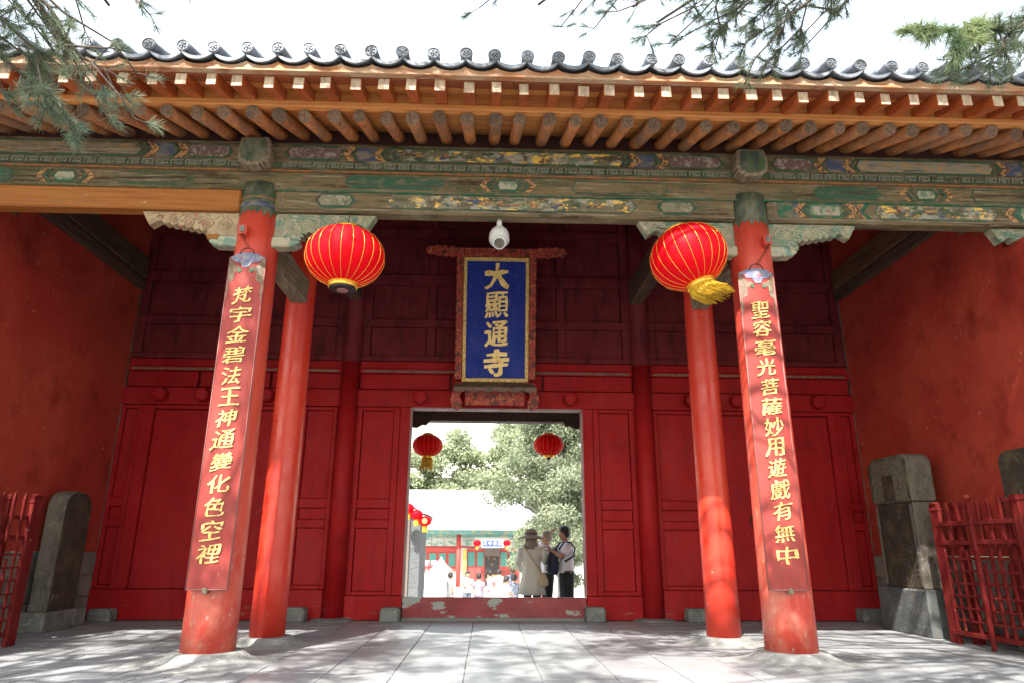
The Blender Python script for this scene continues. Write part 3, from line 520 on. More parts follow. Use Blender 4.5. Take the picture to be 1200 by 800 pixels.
def plate_bay(x0, x1):
    y = 6.236; z0, z1 = 4.385, 4.535; L_ = x1 - x0; m_ = (x0 + x1) / 2
    for f0, f1, mf in ((.14, .36, 'paint_green'), (.64, .86, 'beam_paint')): cart(midb, x0 + L_ * f0, x0 + L_ * f1, z0, z1, y, 'paint_green', mf, .016)
    for s_ in (-1, 1): chev(midb, m_ + s_ * .2 - .02, z0, z1, y, s_, .035, 'paint_ochre')
    cart(midb, m_ - .14, m_ + .14, z0, z1, y, 'paint_green', 'paint_cream', .03)
plate_bay(COLF[0] + .2, COLF[1] - .2); plate_bay(COLF[1] + .2, 6.2); plate_bay(-6, COLF[0] - .2)
def lower_bay(par, x0, x1, strong):
    y = 6.231; z0, z1 = 4.165, 4.332; cr = 'paint_cream' if strong else 'paint_faded'
    gr = 'paint_bright_green' if strong else 'paint_green'
    MB().box(x0, x0 + .035, y, y + .004, z0, z1).build('painted_band', 'board_brown', par)
    for xa in (x0 + .33, x1 - .75):
        if strong or xa < x1 - 1.2 or True:
            cart(par, xa, xa + .42, z0, z1, y, gr, cr, .03)
        if strong:
            chev(par, xa - .05, z0, z1, y, -1, .045, 'paint_ochre'); chev(par, xa + .42, z0, z1, y, 1, .045, 'paint_ochre')
            chev(par, xa + .58, z0, z1, y, -1, .045, 'paint_ochre'); chev(par, xa + .63, z0, z1, y, -1, .04, gr)
    if strong:
        MB().box(x0 + .045, x0 + .20, y, y + .004, z0, z1).build('painted_band', gr, par); MB().box(x0 + .205, x0 + .28, y, y + .004, z0, z1).build('painted_band', 'paint_blue', par)
    cart(par, x0 + 1.05, x1 - .95, z0 + .002, z1 - .002, y, gr, 'gold_scene', .012)
def figures(par, x0, x1, z0, z1, y, n, seed):
    q = random.Random(seed)
    for m_, k in (('paint_ochre', n // 2), ('paint_dark_green', n), ('paint_blue', n // 3), ('paint_cream', n // 3), ('paint_orange', n // 3)):
        mb = MB()
        for i in range(k):
            cx, cz_ = q.uniform(x0, x1), q.uniform(z0 + .03, z1 - .03); rx, rz_ = q.uniform(.02, .11), q.uniform(.010, .035); yy = y - .0006 * (i % 5) - q.uniform(0, .0005)
            nn = q.randint(9, 14); pts = [(cx + rx * math.cos(6.283 * j / nn) * q.uniform(.3, 1.2), cz_ + rz_ * math.sin(6.283 * j / nn) * q.uniform(.3, 1.3)) for j in range(nn)]
            mb.add([(cx, yy, cz_)] + [(p_[0], yy, p_[1]) for p_ in pts], [(0, 1 + j, 1 + (j + 1) % nn) for j in range(nn)])
        if k: o = mb.build('painted_figures', m_, par); o['kind'] = 'stuff'
mat('dark_stain', (.035, .025, .016), .85)
figures(beams[1], COLF[0] + 1.9, COLF[1] - 1.5, 4.17, 4.33, 6.2262, 12, 1); figures(beams[2], COLF[1] + 1.4, 5.0, 4.17, 4.33, 6.2262, 10, 2)
figures(purlin, COLF[0] + 1.3, COLF[1] - 1.35, 4.67, 4.82, 6.171, 9, 3)
lower_bay(beams[1], COLF[0] + .23, COLF[1] - .23, False); lower_bay(beams[2], COLF[1] + .23, 6.2, True)
# ---- carved brackets under the beams
def bracket(x, d, length, m_, ms):
    s_ = length
    zt = 4.117
    pr = [(0, zt), (s_, zt), (s_ - .09, zt - .155), (s_ - .13, zt - .13), (s_ - .17, zt - .10), (s_ - .21, zt - .10)]
    xx = s_ - .21; z = zt - .10
    while xx > .33:
        pr += [(xx - .02, z - .034), (xx - .055, z - .030), (xx - .075, z - .016)]; xx -= .075; z -= .0145
    z = max(z, zt - .235)
    pr += [(.325, 3.862), (.0, 3.862)]
    o = P(MB().prism([(x + d * a, b) for a, b in pr], 6.29, 6.40, 'y'), 'bracket', m_, .006)
    sc = MB()
    for cx, cz, R_ in ((.14, 3.99, .075), (.33, 3.985, .075), (.51, 4.00, .068), (.67, 4.03, .052), (.79, 4.05, .038)):
        if cx > s_ - .1: continue
        pts = [(x + d * (cx + R_ * (1 - t / 26) * math.cos(t * .55)), 6.288, cz + R_ * .9 * (1 - t / 26) * math.sin(t * .55)) for t in range(22)]
        sc.tube(pts, .006, 5)
        sc.tube([(x + d * (cx + R_ * .4 + k * .022), 6.288, cz + R_ * .9 + .018 * math.sin(k * 1.1)) for k in range(6)], .006, 5)
    sc.tube([(x + d * (s_ - .02 - k * .05), 6.288, zt - .012) for k in range(int(s_ / .05))], .005, 4)
    sc.build('scroll_relief', ms, o)
    MB().box(*sorted((x + d * .19, x + d * .30)), 6.262, 6.29, 3.815, 3.868).build('bearing_block', m_ if m_ == 'carved_green' else 'new_orange_wood', o, .006)
    MB().prism([(x + d * a, b) for a, b in ((0, 3.858), (.26, 3.858), (.29, 3.80), (.22, 3.755), (0, 3.745))], 6.27, 6.41, 'y').build('bracket_foot', 'scroll_pale', o, .012)
bracket(COLF[0] - .16, -1, .98, 'carved_buff', 'scroll_red'); bracket(COLF[0] + .16, 1, 1.02, 'carved_green', 'scroll_pale')
bracket(COLF[1] - .16, -1, 1.0, 'carved_green', 'scroll_pale'); bracket(COLF[1] + .16, 1, .94, 'carved_green', 'scroll_pale')
bracket(6.12, -1, .93, 'carved_green', 'scroll_pale'); bracket(-5.6, 1, .5, 'carved_buff', 'scroll_red')
# ---- eave: rafters, planks, flying rafters, fascia, tiles
RS = .372
def raft(l=2.4):
    b = MB(); b.cyl((0, 0, 0), (0, l, l * RS), .062, .06, 14, mi=0, cmi=1); return b.mesh('rafter', ['rafter_wood', 'rafter_end'])
rms = []
for k in range(4):
    b = MB(); n = 14; R_ = .060 + .002 * k
    b.cyl((0, 0, 0), (0, 2.4, 2.4 * RS), R_, R_ * .97, n, mi=0, cmi=1)
    cr = random.uniform(0, 3); b.add([(R_ * .9 * math.cos(cr), -.0015, R_ * .9 * math.sin(cr)), (.004, -.0015, 0), (-.3 * R_ * math.cos(cr + .5), -.0015, -.3 * R_ * math.sin(cr + .5)), (-.004, -.0015, .004)], [(0, 1, 2, 3)], 2)
    rms.append(b.mesh('rafter', ['rafter_wood', 'rafter_end', 'hall_dark']))
i = 0; x = -6.0
while x < 6.2:
    inst(random.choice(rms), 'rafter', (x + .023 + random.uniform(-.02, .02), 5.51 + random.uniform(-.025, .02), 4.735 + random.uniform(-.010, .008)), hall,
         (random.uniform(-.012, .012), 0, random.uniform(-.025, .025)), (random.uniform(.93, 1.04), 1, random.uniform(.93, 1.04)))
    x += .250
def rz(y): return 4.735 + (y - 5.51) * RS + .068
nrm = Vector((0, -RS, 1)).normalized()
def plank_row(name, ys, zf, m_, t=.02):
    for a, b in zip(ys[:-1], ys[1:]):
        x = XB0
        while x < XB1:
            x2 = min(x + random.uniform(2.2, 4.2), XB1)
            MB().add([(x + .002, a + .004, zf(a)), (x2 - .002, a + .004, zf(a)), (x2 - .002, b - .003, zf(b)), (x + .002, b - .003, zf(b)),
                      (x + .002, a + .004, zf(a) + t), (x2 - .002, a + .004, zf(a) + t), (x2 - .002, b - .003, zf(b) + t), (x + .002, b - .003, zf(b) + t)],
                     [(0, 1, 2, 3), (7, 6, 5, 4), (0, 4, 5, 1), (1, 5, 6, 2), (2, 6, 7, 3), (3, 7, 4, 0)]).build(name, m_ if isinstance(m_, str) else random.choice(m_), hall)
            x = x2
plank_row('eave_plank', [5.56, 5.74, 5.92, 6.10, 6.28, 6.5], rz, 'plank_orange')
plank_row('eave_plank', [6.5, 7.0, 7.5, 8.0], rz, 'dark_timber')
P(MB().box(XB0, XB1, 5.47, 5.545, 4.80, 4.858), 'batten', 'plank_orange', .004)
P(MB().box(XB0, XB1, 6.30, 6.34, 4.9, 5.10), 'infill_board', 'infill_maroon')
FS = .33
def fz(y): return 4.736 + (y - 5.13) * FS
fr = MB(); fr.add([(-.047, 0, 0), (.047, 0, 0), (.047, 0, .115), (-.047, 0, .115), (-.047, 1.4, 1.4 * FS), (.047, 1.4, 1.4 * FS), (.047, 1.4, 1.4 * FS + .115), (-.047, 1.4, 1.4 * FS + .115)],
                [(0, 3, 2, 1), (4, 5, 6, 7), (0, 1, 5, 4), (1, 2, 6, 5), (2, 3, 7, 6), (3, 0, 4, 7)])
fr.mi[0] = 1; frm = fr.mesh('flying_rafter', ['flying_rafter_wood', 'raw_end'], .003)
x = -6.0
while x < 6.2:
    inst(frm, 'flying_rafter', (x + .041 + random.uniform(-.02, .02), 5.13 + random.uniform(-.016, .012), 4.738 + random.uniform(-.004, .004)), hall, (0, random.uniform(-.03, .03), random.uniform(-.02, .02)), (random.uniform(.9, 1.08), 1, random.uniform(.96, 1.03))); x += .250
plank_row('eave_plank', [5.13, 5.30], lambda y: fz(y) + .118, 'plank_brown', .018); plank_row('eave_plank', [5.30, 5.47, 5.64], lambda y: fz(y) + .118, 'plank_orange', .018)
# blocking boards between flying rafters, resting on the batten
P(MB().box(XB0, XB1, 5.50, 5.52, 4.859, 4.98), 'blocking_board', 'plank_orange')
# fascia scalloped to the pan tiles
TS = .2715; tx0 = .028 - TS * 23
pr = [(XB0, 4.862)]; n = 0
x = XB1; pr.append((XB1, 4.862)); top = []
k = 0
while tx0 + k * TS < XB1 + .2:
    cx = tx0 + k * TS
    for u in (-.5, -.42, -.3, -.15, 0, .15, .3, .42):
        xx = cx + TS / 2 + u * TS
        if XB0 < xx < XB1: top.append((xx, 4.955 - .042 * math.cos(u * math.pi) ** .8 if abs(u) < .5 else 4.957))
    k += 1
top = sorted(top); pr += [(XB1, 4.93)] + top[::-1] + [(XB0, 4.93)]
P(MB().prism(pr, 5.07, 5.115, 'y'), 'fascia', 'fascia_wood')
P(MB().box(XB0, XB1, 5.062, 5.125, 4.858, 4.882), 'fascia_strip', 'fascia_wood', .004)
TSL = .36
def pan(lip=True):
    b = MB(); n = 10; w = TS * .5 - .002; vs = []
    for yy, zz in ((0, 0), (2.2, 2.2 * TSL)):
        for t in (0, .016):
            for k in range(n + 1):
                u = k / n * 2 - 1; vs.append((u * w, yy, zz - .050 * (1 - u * u) + t + .006 * u * u))
    m_ = n + 1; fs = []
    for k in range(n):
        fs += [(k, k + 1, 2 * m_ + k + 1, 2 * m_ + k), (m_ + k, 3 * m_ + k, 3 * m_ + k + 1, m_ + k + 1), (k, m_ + k, m_ + k + 1, k + 1)]
    b.add(vs, fs, 0, False)
    # drip lip turned down at the front
    lp = []
    for yy in (-.012, .008):
        for k in range(n + 1):
            u = k / n * 2 - 1; lp.append((u * w, yy, -.050 * (1 - u * u) + .018)); 
        for k in range(n + 1):
            u = k / n * 2 - 1; lp.append((u * w, yy, -.050 * (1 - u * u) - .016 * (1 - abs(u) ** 3)))
    fs = []
    for k in range(n): fs += [(k, m_ + k, m_ + k + 1, k + 1), (2 * m_ + k, 2 * m_ + k + 1, 3 * m_ + k + 1, 3 * m_ + k), (m_ + k, 3 * m_ + k, 3 * m_ + k + 1, m_ + k + 1), (k, k + 1, 2 * m_ + k + 1, 2 * m_ + k)]
    b.add(lp, fs); return b.mesh('pan_tile', 'tile_grey')
panm = pan()
rl = MB(); R_ = .053
for q in range(7):
    y0, y1 = q * .3, q * .3 + .29; rl.cyl((0, y0, y0 * TSL), (0, y1, y1 * TSL), R_, R_ * .93, 14, caps=(q == 0))
rollm = rl.mesh('cover_tile', 'tile_grey')
cp = MB(); cp.cyl((0, -.014, 0), (0, .004, 0), .058, .058, 20); cp.tube([(.05 * math.cos(a * .35), -.016, .05 * math.sin(a * .35)) for a in range(19)], .005, 5)
for a in range(5): cp.cyl((.024 * math.cos(a * 1.257), -.024, .024 * math.sin(a * 1.257)), (.024 * math.cos(a * 1.257), -.010, .024 * math.sin(a * 1.257)), .008, .011, 8)
cp.cyl((0, -.026, 0), (0, -.010, 0), .009, .012, 8); capm = cp.mesh('tile_end', 'tile_grey')
roof = P(MB().prism([(5.14, 4.955 + .01), (9.95, 6.75), (14.3, 4.95), (14.3, 5.05), (9.95, 6.92), (5.14, 4.985 + .01)], XB0, XB1, 'x'), 'roof_deck', 'dark_timber')
k = 0
while tx0 + k * TS < XB1:
    cx = tx0 + k * TS; j = random.uniform(-.02, .02); jz = random.uniform(-.010, .008)
    if cx > XB0:
        o = inst(rollm, 'cover_tile', (cx + j, 5.03, 5.055 + jz), hall, (random.uniform(-.015, .015), 0, random.uniform(-.02, .02))); inst(capm, 'tile_end', (cx + j, 5.026, 5.055 + jz), o, (random.uniform(-.1, .1), random.uniform(0, 1), random.uniform(-.1, .1)), (1, 1, 1))
    if XB0 < cx + TS / 2 < XB1: inst(panm, 'pan_tile', (cx + TS / 2, 5.03 + random.uniform(-.008, .01), 4.986 + random.uniform(-.004, .004)), hall)
    k += 1
P(MB().prism([(7.15, 5.80), (9.95, 6.93), (9.95, 7.2), (7.15, 6.0)], XB0, XB1, 'x'), 'roof_tiling', 'tile_grey')
P(MB().prism([(9.96, 6.94), (14.35, 5.06), (14.35, 5.2), (9.96, 7.2)], XB0, XB1, 'x'), 'roof_tiling', 'tile_grey')
P(MB().box(XB0, XB1, 9.75, 10.15, 7.15, 7.6), 'ridge', 'tile_grey', .05)
# ---- rear porch seen through the opening
rb = P(MB().box(-5.2, 5.4, 11.95, 12.2, 3.075, 3.6), 'rear_beam', 'dark_timber', .01)
P(MB().box(-5.2, 5.4, 12.0, 12.15, 3.602, 5.6), 'rear_board', 'maroon')
for s_, x in ((1, -1.75), (-1, 2.05)):
    P(MB().prism([(x, 3.07), (x + s_ * .72, 3.07), (x + s_ * .66, 3.0), (x + s_ * .60, 3.01), (x + s_ * .5, 2.955), (x + s_ * .42, 2.965), (x + s_ * .3, 2.90), (x + s_ * .2, 2.90), (x + s_ * .1, 2.82), (x, 2.80)], 11.97, 12.07, 'y'), 'bracket', 'dark_timber', .006)
for x in (-2.0, 2.3): P(MB().cyl((x, 12.08, 0), (x, 12.08, 3.07), .18, .17, 20), 'column', 'rear_column_red')

# ------------------------------------------------------------------ couplet boards
def couplet(x0, x1, zb, zt, text, label, left):
    cx = (x0 + x1) / 2; yb = YF - .285; t = thing('couplet_board', (cx, yb, zb), label, 'signboard', 'carved couplet boards on the front columns')
    n = 8; w = (x1 - x0) / 2; vs = []
    def y_(u): return yb + .035 * u * u
    b = MB(); m_ = n + 1
    for zz in (zb, zt):
        for off in (0, .022):
            for k in range(m_):
                u = k / n * 2 - 1; vs.append((cx + u * w, y_(u) + off, zz + (.035 * (1 - u * u) if zz == zt else 0)))
    fs = []
    for k in range(n): fs += [(k, k + 1, 2 * m_ + k + 1, 2 * m_ + k), (m_ + k, 3 * m_ + k, 3 * m_ + k + 1, m_ + k + 1), (k, m_ + k, m_ + k + 1, k + 1), (2 * m_ + k, 2 * m_ + k + 1, 3 * m_ + k + 1, 3 * m_ + k)]
    fs += [(0, 2 * m_, 3 * m_, m_), (n, m_ + n, 3 * m_ + n, 2 * m_ + n)]
    b.add(vs, fs).build('panel', 'board_red', t)
    e = MB()
    for u in (-1, 1): e.tube([(cx + u * w, y_(1) - .002, zb), (cx + u * w, y_(1) - .002, zt)], .006, 4)
    e.tube([(cx + (k / 8 * 2 - 1) * w, y_(k / 8 * 2 - 1) - .003, zb + .003) for k in range(9)], .006, 4)
    e.build('edge', 'board_edge', t)
    # painted head: brown corners, blue bat shape with two green dots
    def flat(poly, d, name, m2):
        mb = MB(); pts = [(cx + a * w, y_(a) - d, zt - bz + .035 * (1 - a * a)) for a, bz in poly]; mb.add(pts + [(p[0], p[1] + .002, p[2]) for p in pts], [tuple(range(len(pts))), tuple(reversed(range(len(pts), 2 * len(pts))))]); return mb.build(name, m2, t)
    flat([(-.97, .01), (-.97, .45), (-.85, .36), (-.9, .28), (-.62, .26), (-.6, .19), (-.25, .16), (0, .2)], .003, 'painted_corner', 'board_brown')
    flat([(.97, .01), (0, .2), (.25, .16), (.6, .19), (.62, .26), (.9, .28), (.85, .36), (.97, .45)], .003, 'painted_corner', 'board_brown')
    flat([(-.95, .008), (-.5, .0), (0, 0), (0, .155), (-.18, .15), (-.3, .10), (-.6, .085)], .006, 'painted_bat', 'board_blue')
    flat([(.95, .008), (.6, .085), (.3, .10), (.18, .15), (0, .155), (0, 0), (.5, 0)], .006, 'painted_bat', 'board_blue')
    for u in (-.32, .32): MB().cyl((cx + u * w, y_(u) - .007, zt - .15), (cx + u * w, y_(u) - .004, zt - .15), .018, .018, 10).build('painted_dot', 'paint_bright_green', t)
    # wire loop
    hx = cx + (.035 if left else -.0); hk = COLF[0] - .06 if left else COLF[1] + .08
    MB().tube([(cx + .05 * math.cos(a * .35) * 1.3, yb - .005, zt + .02 + .06 * math.sin(a * .35)) for a in range(10)], .005, 5).tube([(cx - .0, yb, zt + .07), (hk, YF - .29, 3.80)], .003, 4).tube([(cx + .02, yb, zt + .07), (hk + .01, YF - .29, 3.80)], .003, 4).build('hanging_wire', 'iron', t)
    MB().box(cx - .02, cx + .02, yb - .012, yb + .05, zb - .03, zb + .02).build('clip', 'grey_timber', t, .004)
    n = len(text); top_, bot = zt - .30, zb + .19; st_ = (top_ - bot) / n
    for k, ch in enumerate(text):
        me = glyph(ch, random.uniform(.165, .19), random.uniform(.148, .168), .004, .022, .002, seed=k + (0 if left else 20), shear=random.uniform(.10, .22), warp=.034); me.materials.append(MATS['gold_leaf_old'])
        inst(me, 'character', (cx + random.uniform(-.008, .008) + (.0 if left else .0), yb - .001, top_ - st_ * (k + .5)), t, (math.pi / 2, 0, 0))
couplet(-2.485, -2.145, .575, 3.565, '梵宇金碧法王神通變化色空裡', 'long red board with gold brush characters hung on the left front column', True)
couplet(2.42, 2.765, .585, 3.50, '聖容毫光菩薩妙用遊戲有無中', 'long red board with gold brush characters hung on the right front column', False)

# ------------------------------------------------------------------ name plaque (tilted forward)
pq = thing('name_plaque', (.095, 9.72, 3.24), 'blue plaque with four gold characters in a carved red frame above the doorway', 'plaque')
ORG[pq.name] = Vector((0, 0, 0))
def Q(mb, n, m_, bev=0, par=None): return mb.build(n, m_, par or pq, bev)
Hh = 1.72; hw = .455
Q(MB().box(-hw, hw, -.01, .03, .0, Hh), 'field', 'plaque_blue')
fr_ = .055
Q(MB().box(-hw - fr_, hw + fr_, -.035, .02, -fr_, 0).box(-hw - fr_, hw + fr_, -.035, .02, Hh, Hh + fr_).box(-hw - fr_, -hw, -.035, .02, .0005, Hh - .0005).box(hw, hw + fr_, -.035, .02, .0005, Hh - .0005), 'gilt_frame', 'gold_carved', .006)
def scal(x0, x1, z0, z1, n, amp, side):       # vertical scalloped strip
    pr = []; inner = x0 if side > 0 else x1; outer = x1 if side > 0 else x0
    pr = [(inner, z0), (outer, z0)]
    for k in range(n):
        za = z0 + (z1 - z0) * k / n; zb_ = z0 + (z1 - z0) * (k + 1) / n
        pr += [(outer + side * amp * .5, za + .01), (outer + side * amp, (za + zb_) / 2), (outer + side * amp * .3, zb_ - .012)]
    pr += [(outer, z1), (inner, z1)]; return pr
for s_ in (-1, 1):
    a, b = sorted((s_ * (hw + fr_ + .002), s_ * (hw + fr_ + .095)))
    Q(MB().prism(scal(a, b, -.02, Hh + .06, 15, .018, s_), -.07, .01, 'y'), 'side_wing', 'plaque_frame_red', .006)
    up_l = [(.5, .19), (.58, .20), (.63, .185), (.68, .215), (.74, .19), (.80, .22), (.86, .20), (.92, .225), (.98, .20), (1.04, .205), (1.09, .17), (1.10, .13)]
    lo_l = [(1.07, .09), (1.02, .075), (.97, .09), (.92, .06), (.86, .075), (.80, .045), (.74, .065), (.69, .045), (.62, .06), (.56, .05), (.5, .06)]
    pr = [(s_ * a_, Hh + b_) for a_, b_ in up_l + lo_l]
    Q(MB().prism(pr, -.08, .01, 'y'), 'scroll_end', 'plaque_frame_red', .01)
    pr = [(s_ * .60, -.09), (s_ * .66, -.25), (s_ * .68, -.36), (s_ * .65, -.46), (s_ * .57, -.50), (s_ * .50, -.46), (s_ * .49, -.38), (s_ * .53, -.30), (s_ * .50, -.2), (s_ * .48, -.09)]
    lo = Q(MB().prism([(a_, b_ + .03) for a_, b_ in pr], -.10, -.02, 'y'), 'lower_scroll', 'plaque_frame_red', .01)
    MB().tube([(s_ * .585 + .055 * (1 - t / 20) * math.cos(t * .6), -.104, -.39 + .055 * (1 - t / 20) * math.sin(t * .6)) for t in range(17)], .008, 5).build('spiral', 'plaque_shelf', lo)
Q(MB().box(-.499, .499, -.075, .01, Hh + fr_ + .004, Hh + .19), 'top_board', 'plaque_frame_red', .01)
sh = MB(); pts = [(-.66, -.075), (.66, -.075)]
vs = [(-.56, -.04, -.06), (.56, -.04, -.06), (.62, -.28, -.13), (-.62, -.28, -.13), (-.56, -.04, -.09), (.56, -.04, -.09), (.62, -.27, -.16), (-.62, -.27, -.16)]
Q(sh.add(vs, [(0, 1, 2, 3), (7, 6, 5, 4), (0, 4, 5, 1), (1, 5, 6, 2), (2, 6, 7, 3), (3, 7, 4, 0)]), 'shelf', 'plaque_shelf', .004)
pr = [(-.62, -.135)] + [(-.62 + 1.24 * k / 12, -.185 - (.03 if k % 2 else 0)) for k in range(13)] + [(.62, -.135)]
Q(MB().prism(pr, -.285, -.265, 'y'), 'shelf_edge', 'plaque_shelf', .004)
Q(MB().box(-.46, .46, -.05, -.02, -.40, -.17), 'lower_panel', 'plaque_frame_red', .01)
for k, ch in enumerate('大顯通寺'):
    me = glyph(ch, (.36, .35, .35, .36)[k], (.37, .38, .36, .37)[k], .016, (.062, .026, .036, .058)[k], (.046, .010, .020, .040)[k], seed=k + 50, shear=.08, warp=.012); me.materials.append(MATS['gold_leaf'])
    inst(me, 'character', (0.01, -.011, Hh - .225 - k * .425), pq, (math.pi / 2, 0, 0))
pq.rotation_euler = (math.radians(11.5), 0, 0); pq.scale = (.95, 1, 1); pq.location.z = 3.30
ORG[pq.name] = Vector((.095, 9.72, 3.24))

# ------------------------------------------------------------------ CCTV dome
cc = thing('security_camera', (.087, 6.34, 4.01), 'white dome security camera hanging under the middle beam', 'camera')
MB().cyl((.087, 6.34, 4.122), (.087, 6.34, 4.03), .028, .028, 14).cyl((.087, 6.34, 4.035), (.087, 6.34, 4.015), .05, .07, 18).build('mount', 'cctv_white', cc)
MB().lathe((.087, 6.34, 3.89), [(.05, .135), (.08, .115), (.098, .075), (.104, .02), (.104, 0), (.09, -.03), (.07, -.045)], 24).build('housing', 'cctv_white', cc)
MB().cyl((.087, 6.31, 3.875), (.087, 6.245, 3.82), .078, .066, 22).build('camera_ball', 'cctv_white', cc)
MB().cyl((.087, 6.2448, 3.8198), (.087, 6.241, 3.817), .054, .052, 22).build('led_ring', 'stele_light', cc)
MB().cyl((.087, 6.2405, 3.8165), (.087, 6.236, 3.813), .026, .024, 16).build('lens', 'cctv_glass', cc)

# ------------------------------------------------------------------ lanterns
def lantern_proto(name, R, H, label, group, fringe, disc, ribs=24):
    t = thing(name, (0, 0, 0), label, 'lantern', group)
    n = ribs * 4; b = MB(); prof = []
    for k in range(15):
        a = -math.pi / 2 * .79 + math.pi * .79 * k / 14; prof.append((R * math.cos(a) ** .95, H * .5 * math.sin(a) / math.sin(math.pi / 2 * .79)))
    b.lathe((0, 0, 0), prof, n, fn=lambda q, z: 1 - .012 * abs(math.sin(q * ribs / 2)) ** .5 + .006)
    b.build('shade', 'lantern_red', t)
    rb_ = MB().tube([(r + .002, 0, z) for r, z in prof], R * .0055, 4).mesh('rib', 'lantern_gold', fix=False)
    for k in range(ribs): inst(rb_, 'rib', (0, 0, 0), t, (0, 0, 2 * math.pi * (k + .5) / ribs))
    r0 = prof[0][0]
    MB().lathe((0, 0, H * .5), [(r0 * 1.02, -.008), (r0 * 1.1, .004), (r0 * 1.04, .02), (r0 * .6, .035), (r0 * .2, .04)], 24).build('collar', 'lantern_gold', t)
    MB().lathe((0, 0, -H * .5), [(r0 * .98, -.04), (r0 * 1.08, -.034), (r0 * 1.0, -.018), (r0 * 1.1, .004), (r0 * 1.0, .012)], 24).build('collar', 'lantern_gold', t)
    if disc:
        MB().cyl((0, 0, -H * .5 - .041), (0, 0, -H * .5 - .06), r0 * 1.0, r0 * .9, 24).build('base_ring', 'lantern_black', t)
        MB().cyl((0, 0, -H * .5 - .0605), (0, 0, -H * .5 - .067), r0 * .42, r0 * .42, 18).build('base_disc', 'lantern_disc', t)
    if fringe:
        f = MB(); rr = random.Random(3)
        for k in range(int(260)):
            q = rr.uniform(0, 2 * math.pi); L_ = fringe * rr.uniform(.6, 1.15); x_, y_ = r0 * math.cos(q), r0 * math.sin(q); w_ = rr.uniform(-.05, .05) * fringe * (6 if name == 'fringed_lantern' else 1.2)
            lean = fringe_lean(name) * fringe
            f.tube([(x_, y_, -H * .5 - .03), (x_ * 1.06 + lean * .25 + w_ * .3, y_ * 1.06, -H * .5 - .03 - L_ * .5), (x_ * 1.1 + lean + w_, y_ * 1.1 + w_, -H * .5 - .03 - L_)], [.0045, .005, .003], 3)
        f.build('fringe', 'fringe_gold', t)
    return t
def fringe_lean(n): return .75 if n == 'fringed_lantern' else 0.0
la = lantern_proto('hanging_lantern', .375, .56, 'large red lantern with gold ribs and bare black base, beside the left column', 'large red lanterns under the front beam', 0, True, 22)
la.location = (-1.395, 6.12, 3.585); la.rotation_euler = (0, 0, .1)
MB().tube([(0, 0, .30), (.0, .12, .54)], .004, 4).build('cord', 'iron', None).parent = la
lb = lantern_proto('fringed_lantern', .375, .60, 'large red lantern with gold ribs and a wind-blown gold fringe, beside the right column', 'large red lanterns under the front beam', .15, False, 22)
lb.location = (1.945, 6.14, 3.66); lb.rotation_euler = (math.radians(-6), math.radians(-17), .0)
MB().tube([(0, 0, .32), (-.14, .10, .46)], .004, 4).build('cord', 'iron', None).parent = lb
# gold paper-cut emblem on the upper right of the fringed lantern
em = MB(); rr = random.Random(5)
for k in range(26):
    az = math.radians(-38 + rr.uniform(-13, 13)); el = math.radians(30 + rr.uniform(-22, 22)); R_ = .381; s_ = rr.uniform(.014, .03)
    c_ = Vector((R_ * math.cos(el) * math.cos(az), R_ * math.cos(el) * math.sin(az), .30 * math.sin(el) * 1.02)); nn = c_.normalized(); u_ = nn.cross(Vector((0, 0, 1))).normalized(); v_ = nn.cross(u_); c_ += nn * .004
    em.add([c_ + u_ * s_ * math.cos(j * 1.257) * (1 if j % 2 else .6) + v_ * s_ * math.sin(j * 1.257) for j in range(5)] + [c_ + nn * .004], [(0, 1, 5), (1, 2, 5), (2, 3, 5), (3, 4, 5), (4, 0, 5)])
em.build('emblem', 'lantern_gold', None).parent = lb
lc = lantern_proto('small_lantern', .27, .38, 'red lantern with a gold fringe hanging in the doorway on the left', 'red lanterns in the doorway', .2, False, 20)
lc.location = (-1.072, 12.32, 2.69)
MB().tube([(0, 0, .2), (0, -.05, .45)], .006, 4).build('cord', 'iron', None).parent = lc
ld = lantern_proto('small_lantern', .27, .38, 'red lantern without a fringe hanging in the doorway on the right', 'red lanterns in the doorway', 0, False, 20)
ld.location = (1.10, 12.32, 2.72)
MB().tube([(0, 0, .2), (0, -.05, .43)], .006, 4).build('cord', 'iron', None).parent = ld
MB().cyl((0, 0, -.23), (0, 0, -.27), .04, .03, 10).build('base_ring', 'lantern_black', None).parent = ld

# ------------------------------------------------------------------ steles
def rounded(y0, y1, z0, z1, r, n=6):
    p = [(y0, z0), (y1, z0)]
    p += [(y1 - r + r * math.cos(a * math.pi / 2 / n), z1 - r + r * math.sin(a * math.pi / 2 / n)) for a in range(n + 1)]
    p += [(y0 + r - r * math.sin(a * math.pi / 2 / n), z1 - r + r * math.cos(a * math.pi / 2 / n)) for a in range(n + 1)]
    return p
t = thing('stone_stele', (-5.07, 8.75, 0), 'dark round-topped stone stele by the left wall behind the fence', 'stele')
MB().box(-5.24, -4.90, 8.36, 9.22, -.01, .21).build('base', 'stone_grey', t, .02)
MB().prism(rounded(8.46, 9.02, .205, 1.56, .2), -5.16, -4.952, 'x').build('body', 'stele_light', t, .012)
MB().prism(rounded(8.475, 9.005, .22, 1.545, .19), -4.9515, -4.946, 'x').build('inscribed_face', 'stele_dark', t)
t = thing('stone_stele', (5.12, 8.4, 0), 'tall stone stele with carved pale cap on a green-grey block, right of the doors', 'stele')
MB().box(4.90, 5.40, 7.92, 8.93, -.01, .50).build('base', 'base_green_stone', t, .02)
MB().prism([(8.02, .5), (8.80, .5), (8.74, 1.47), (8.0, 1.47)], 4.955, 5.22, 'x').build('body', 'stele_light', t, .012)
MB().prism([(8.03, .51), (8.785, .51), (8.725, 1.46), (8.01, 1.46)], 4.945, 4.954, 'x').build('inscribed_face', 'stele_dark', t)
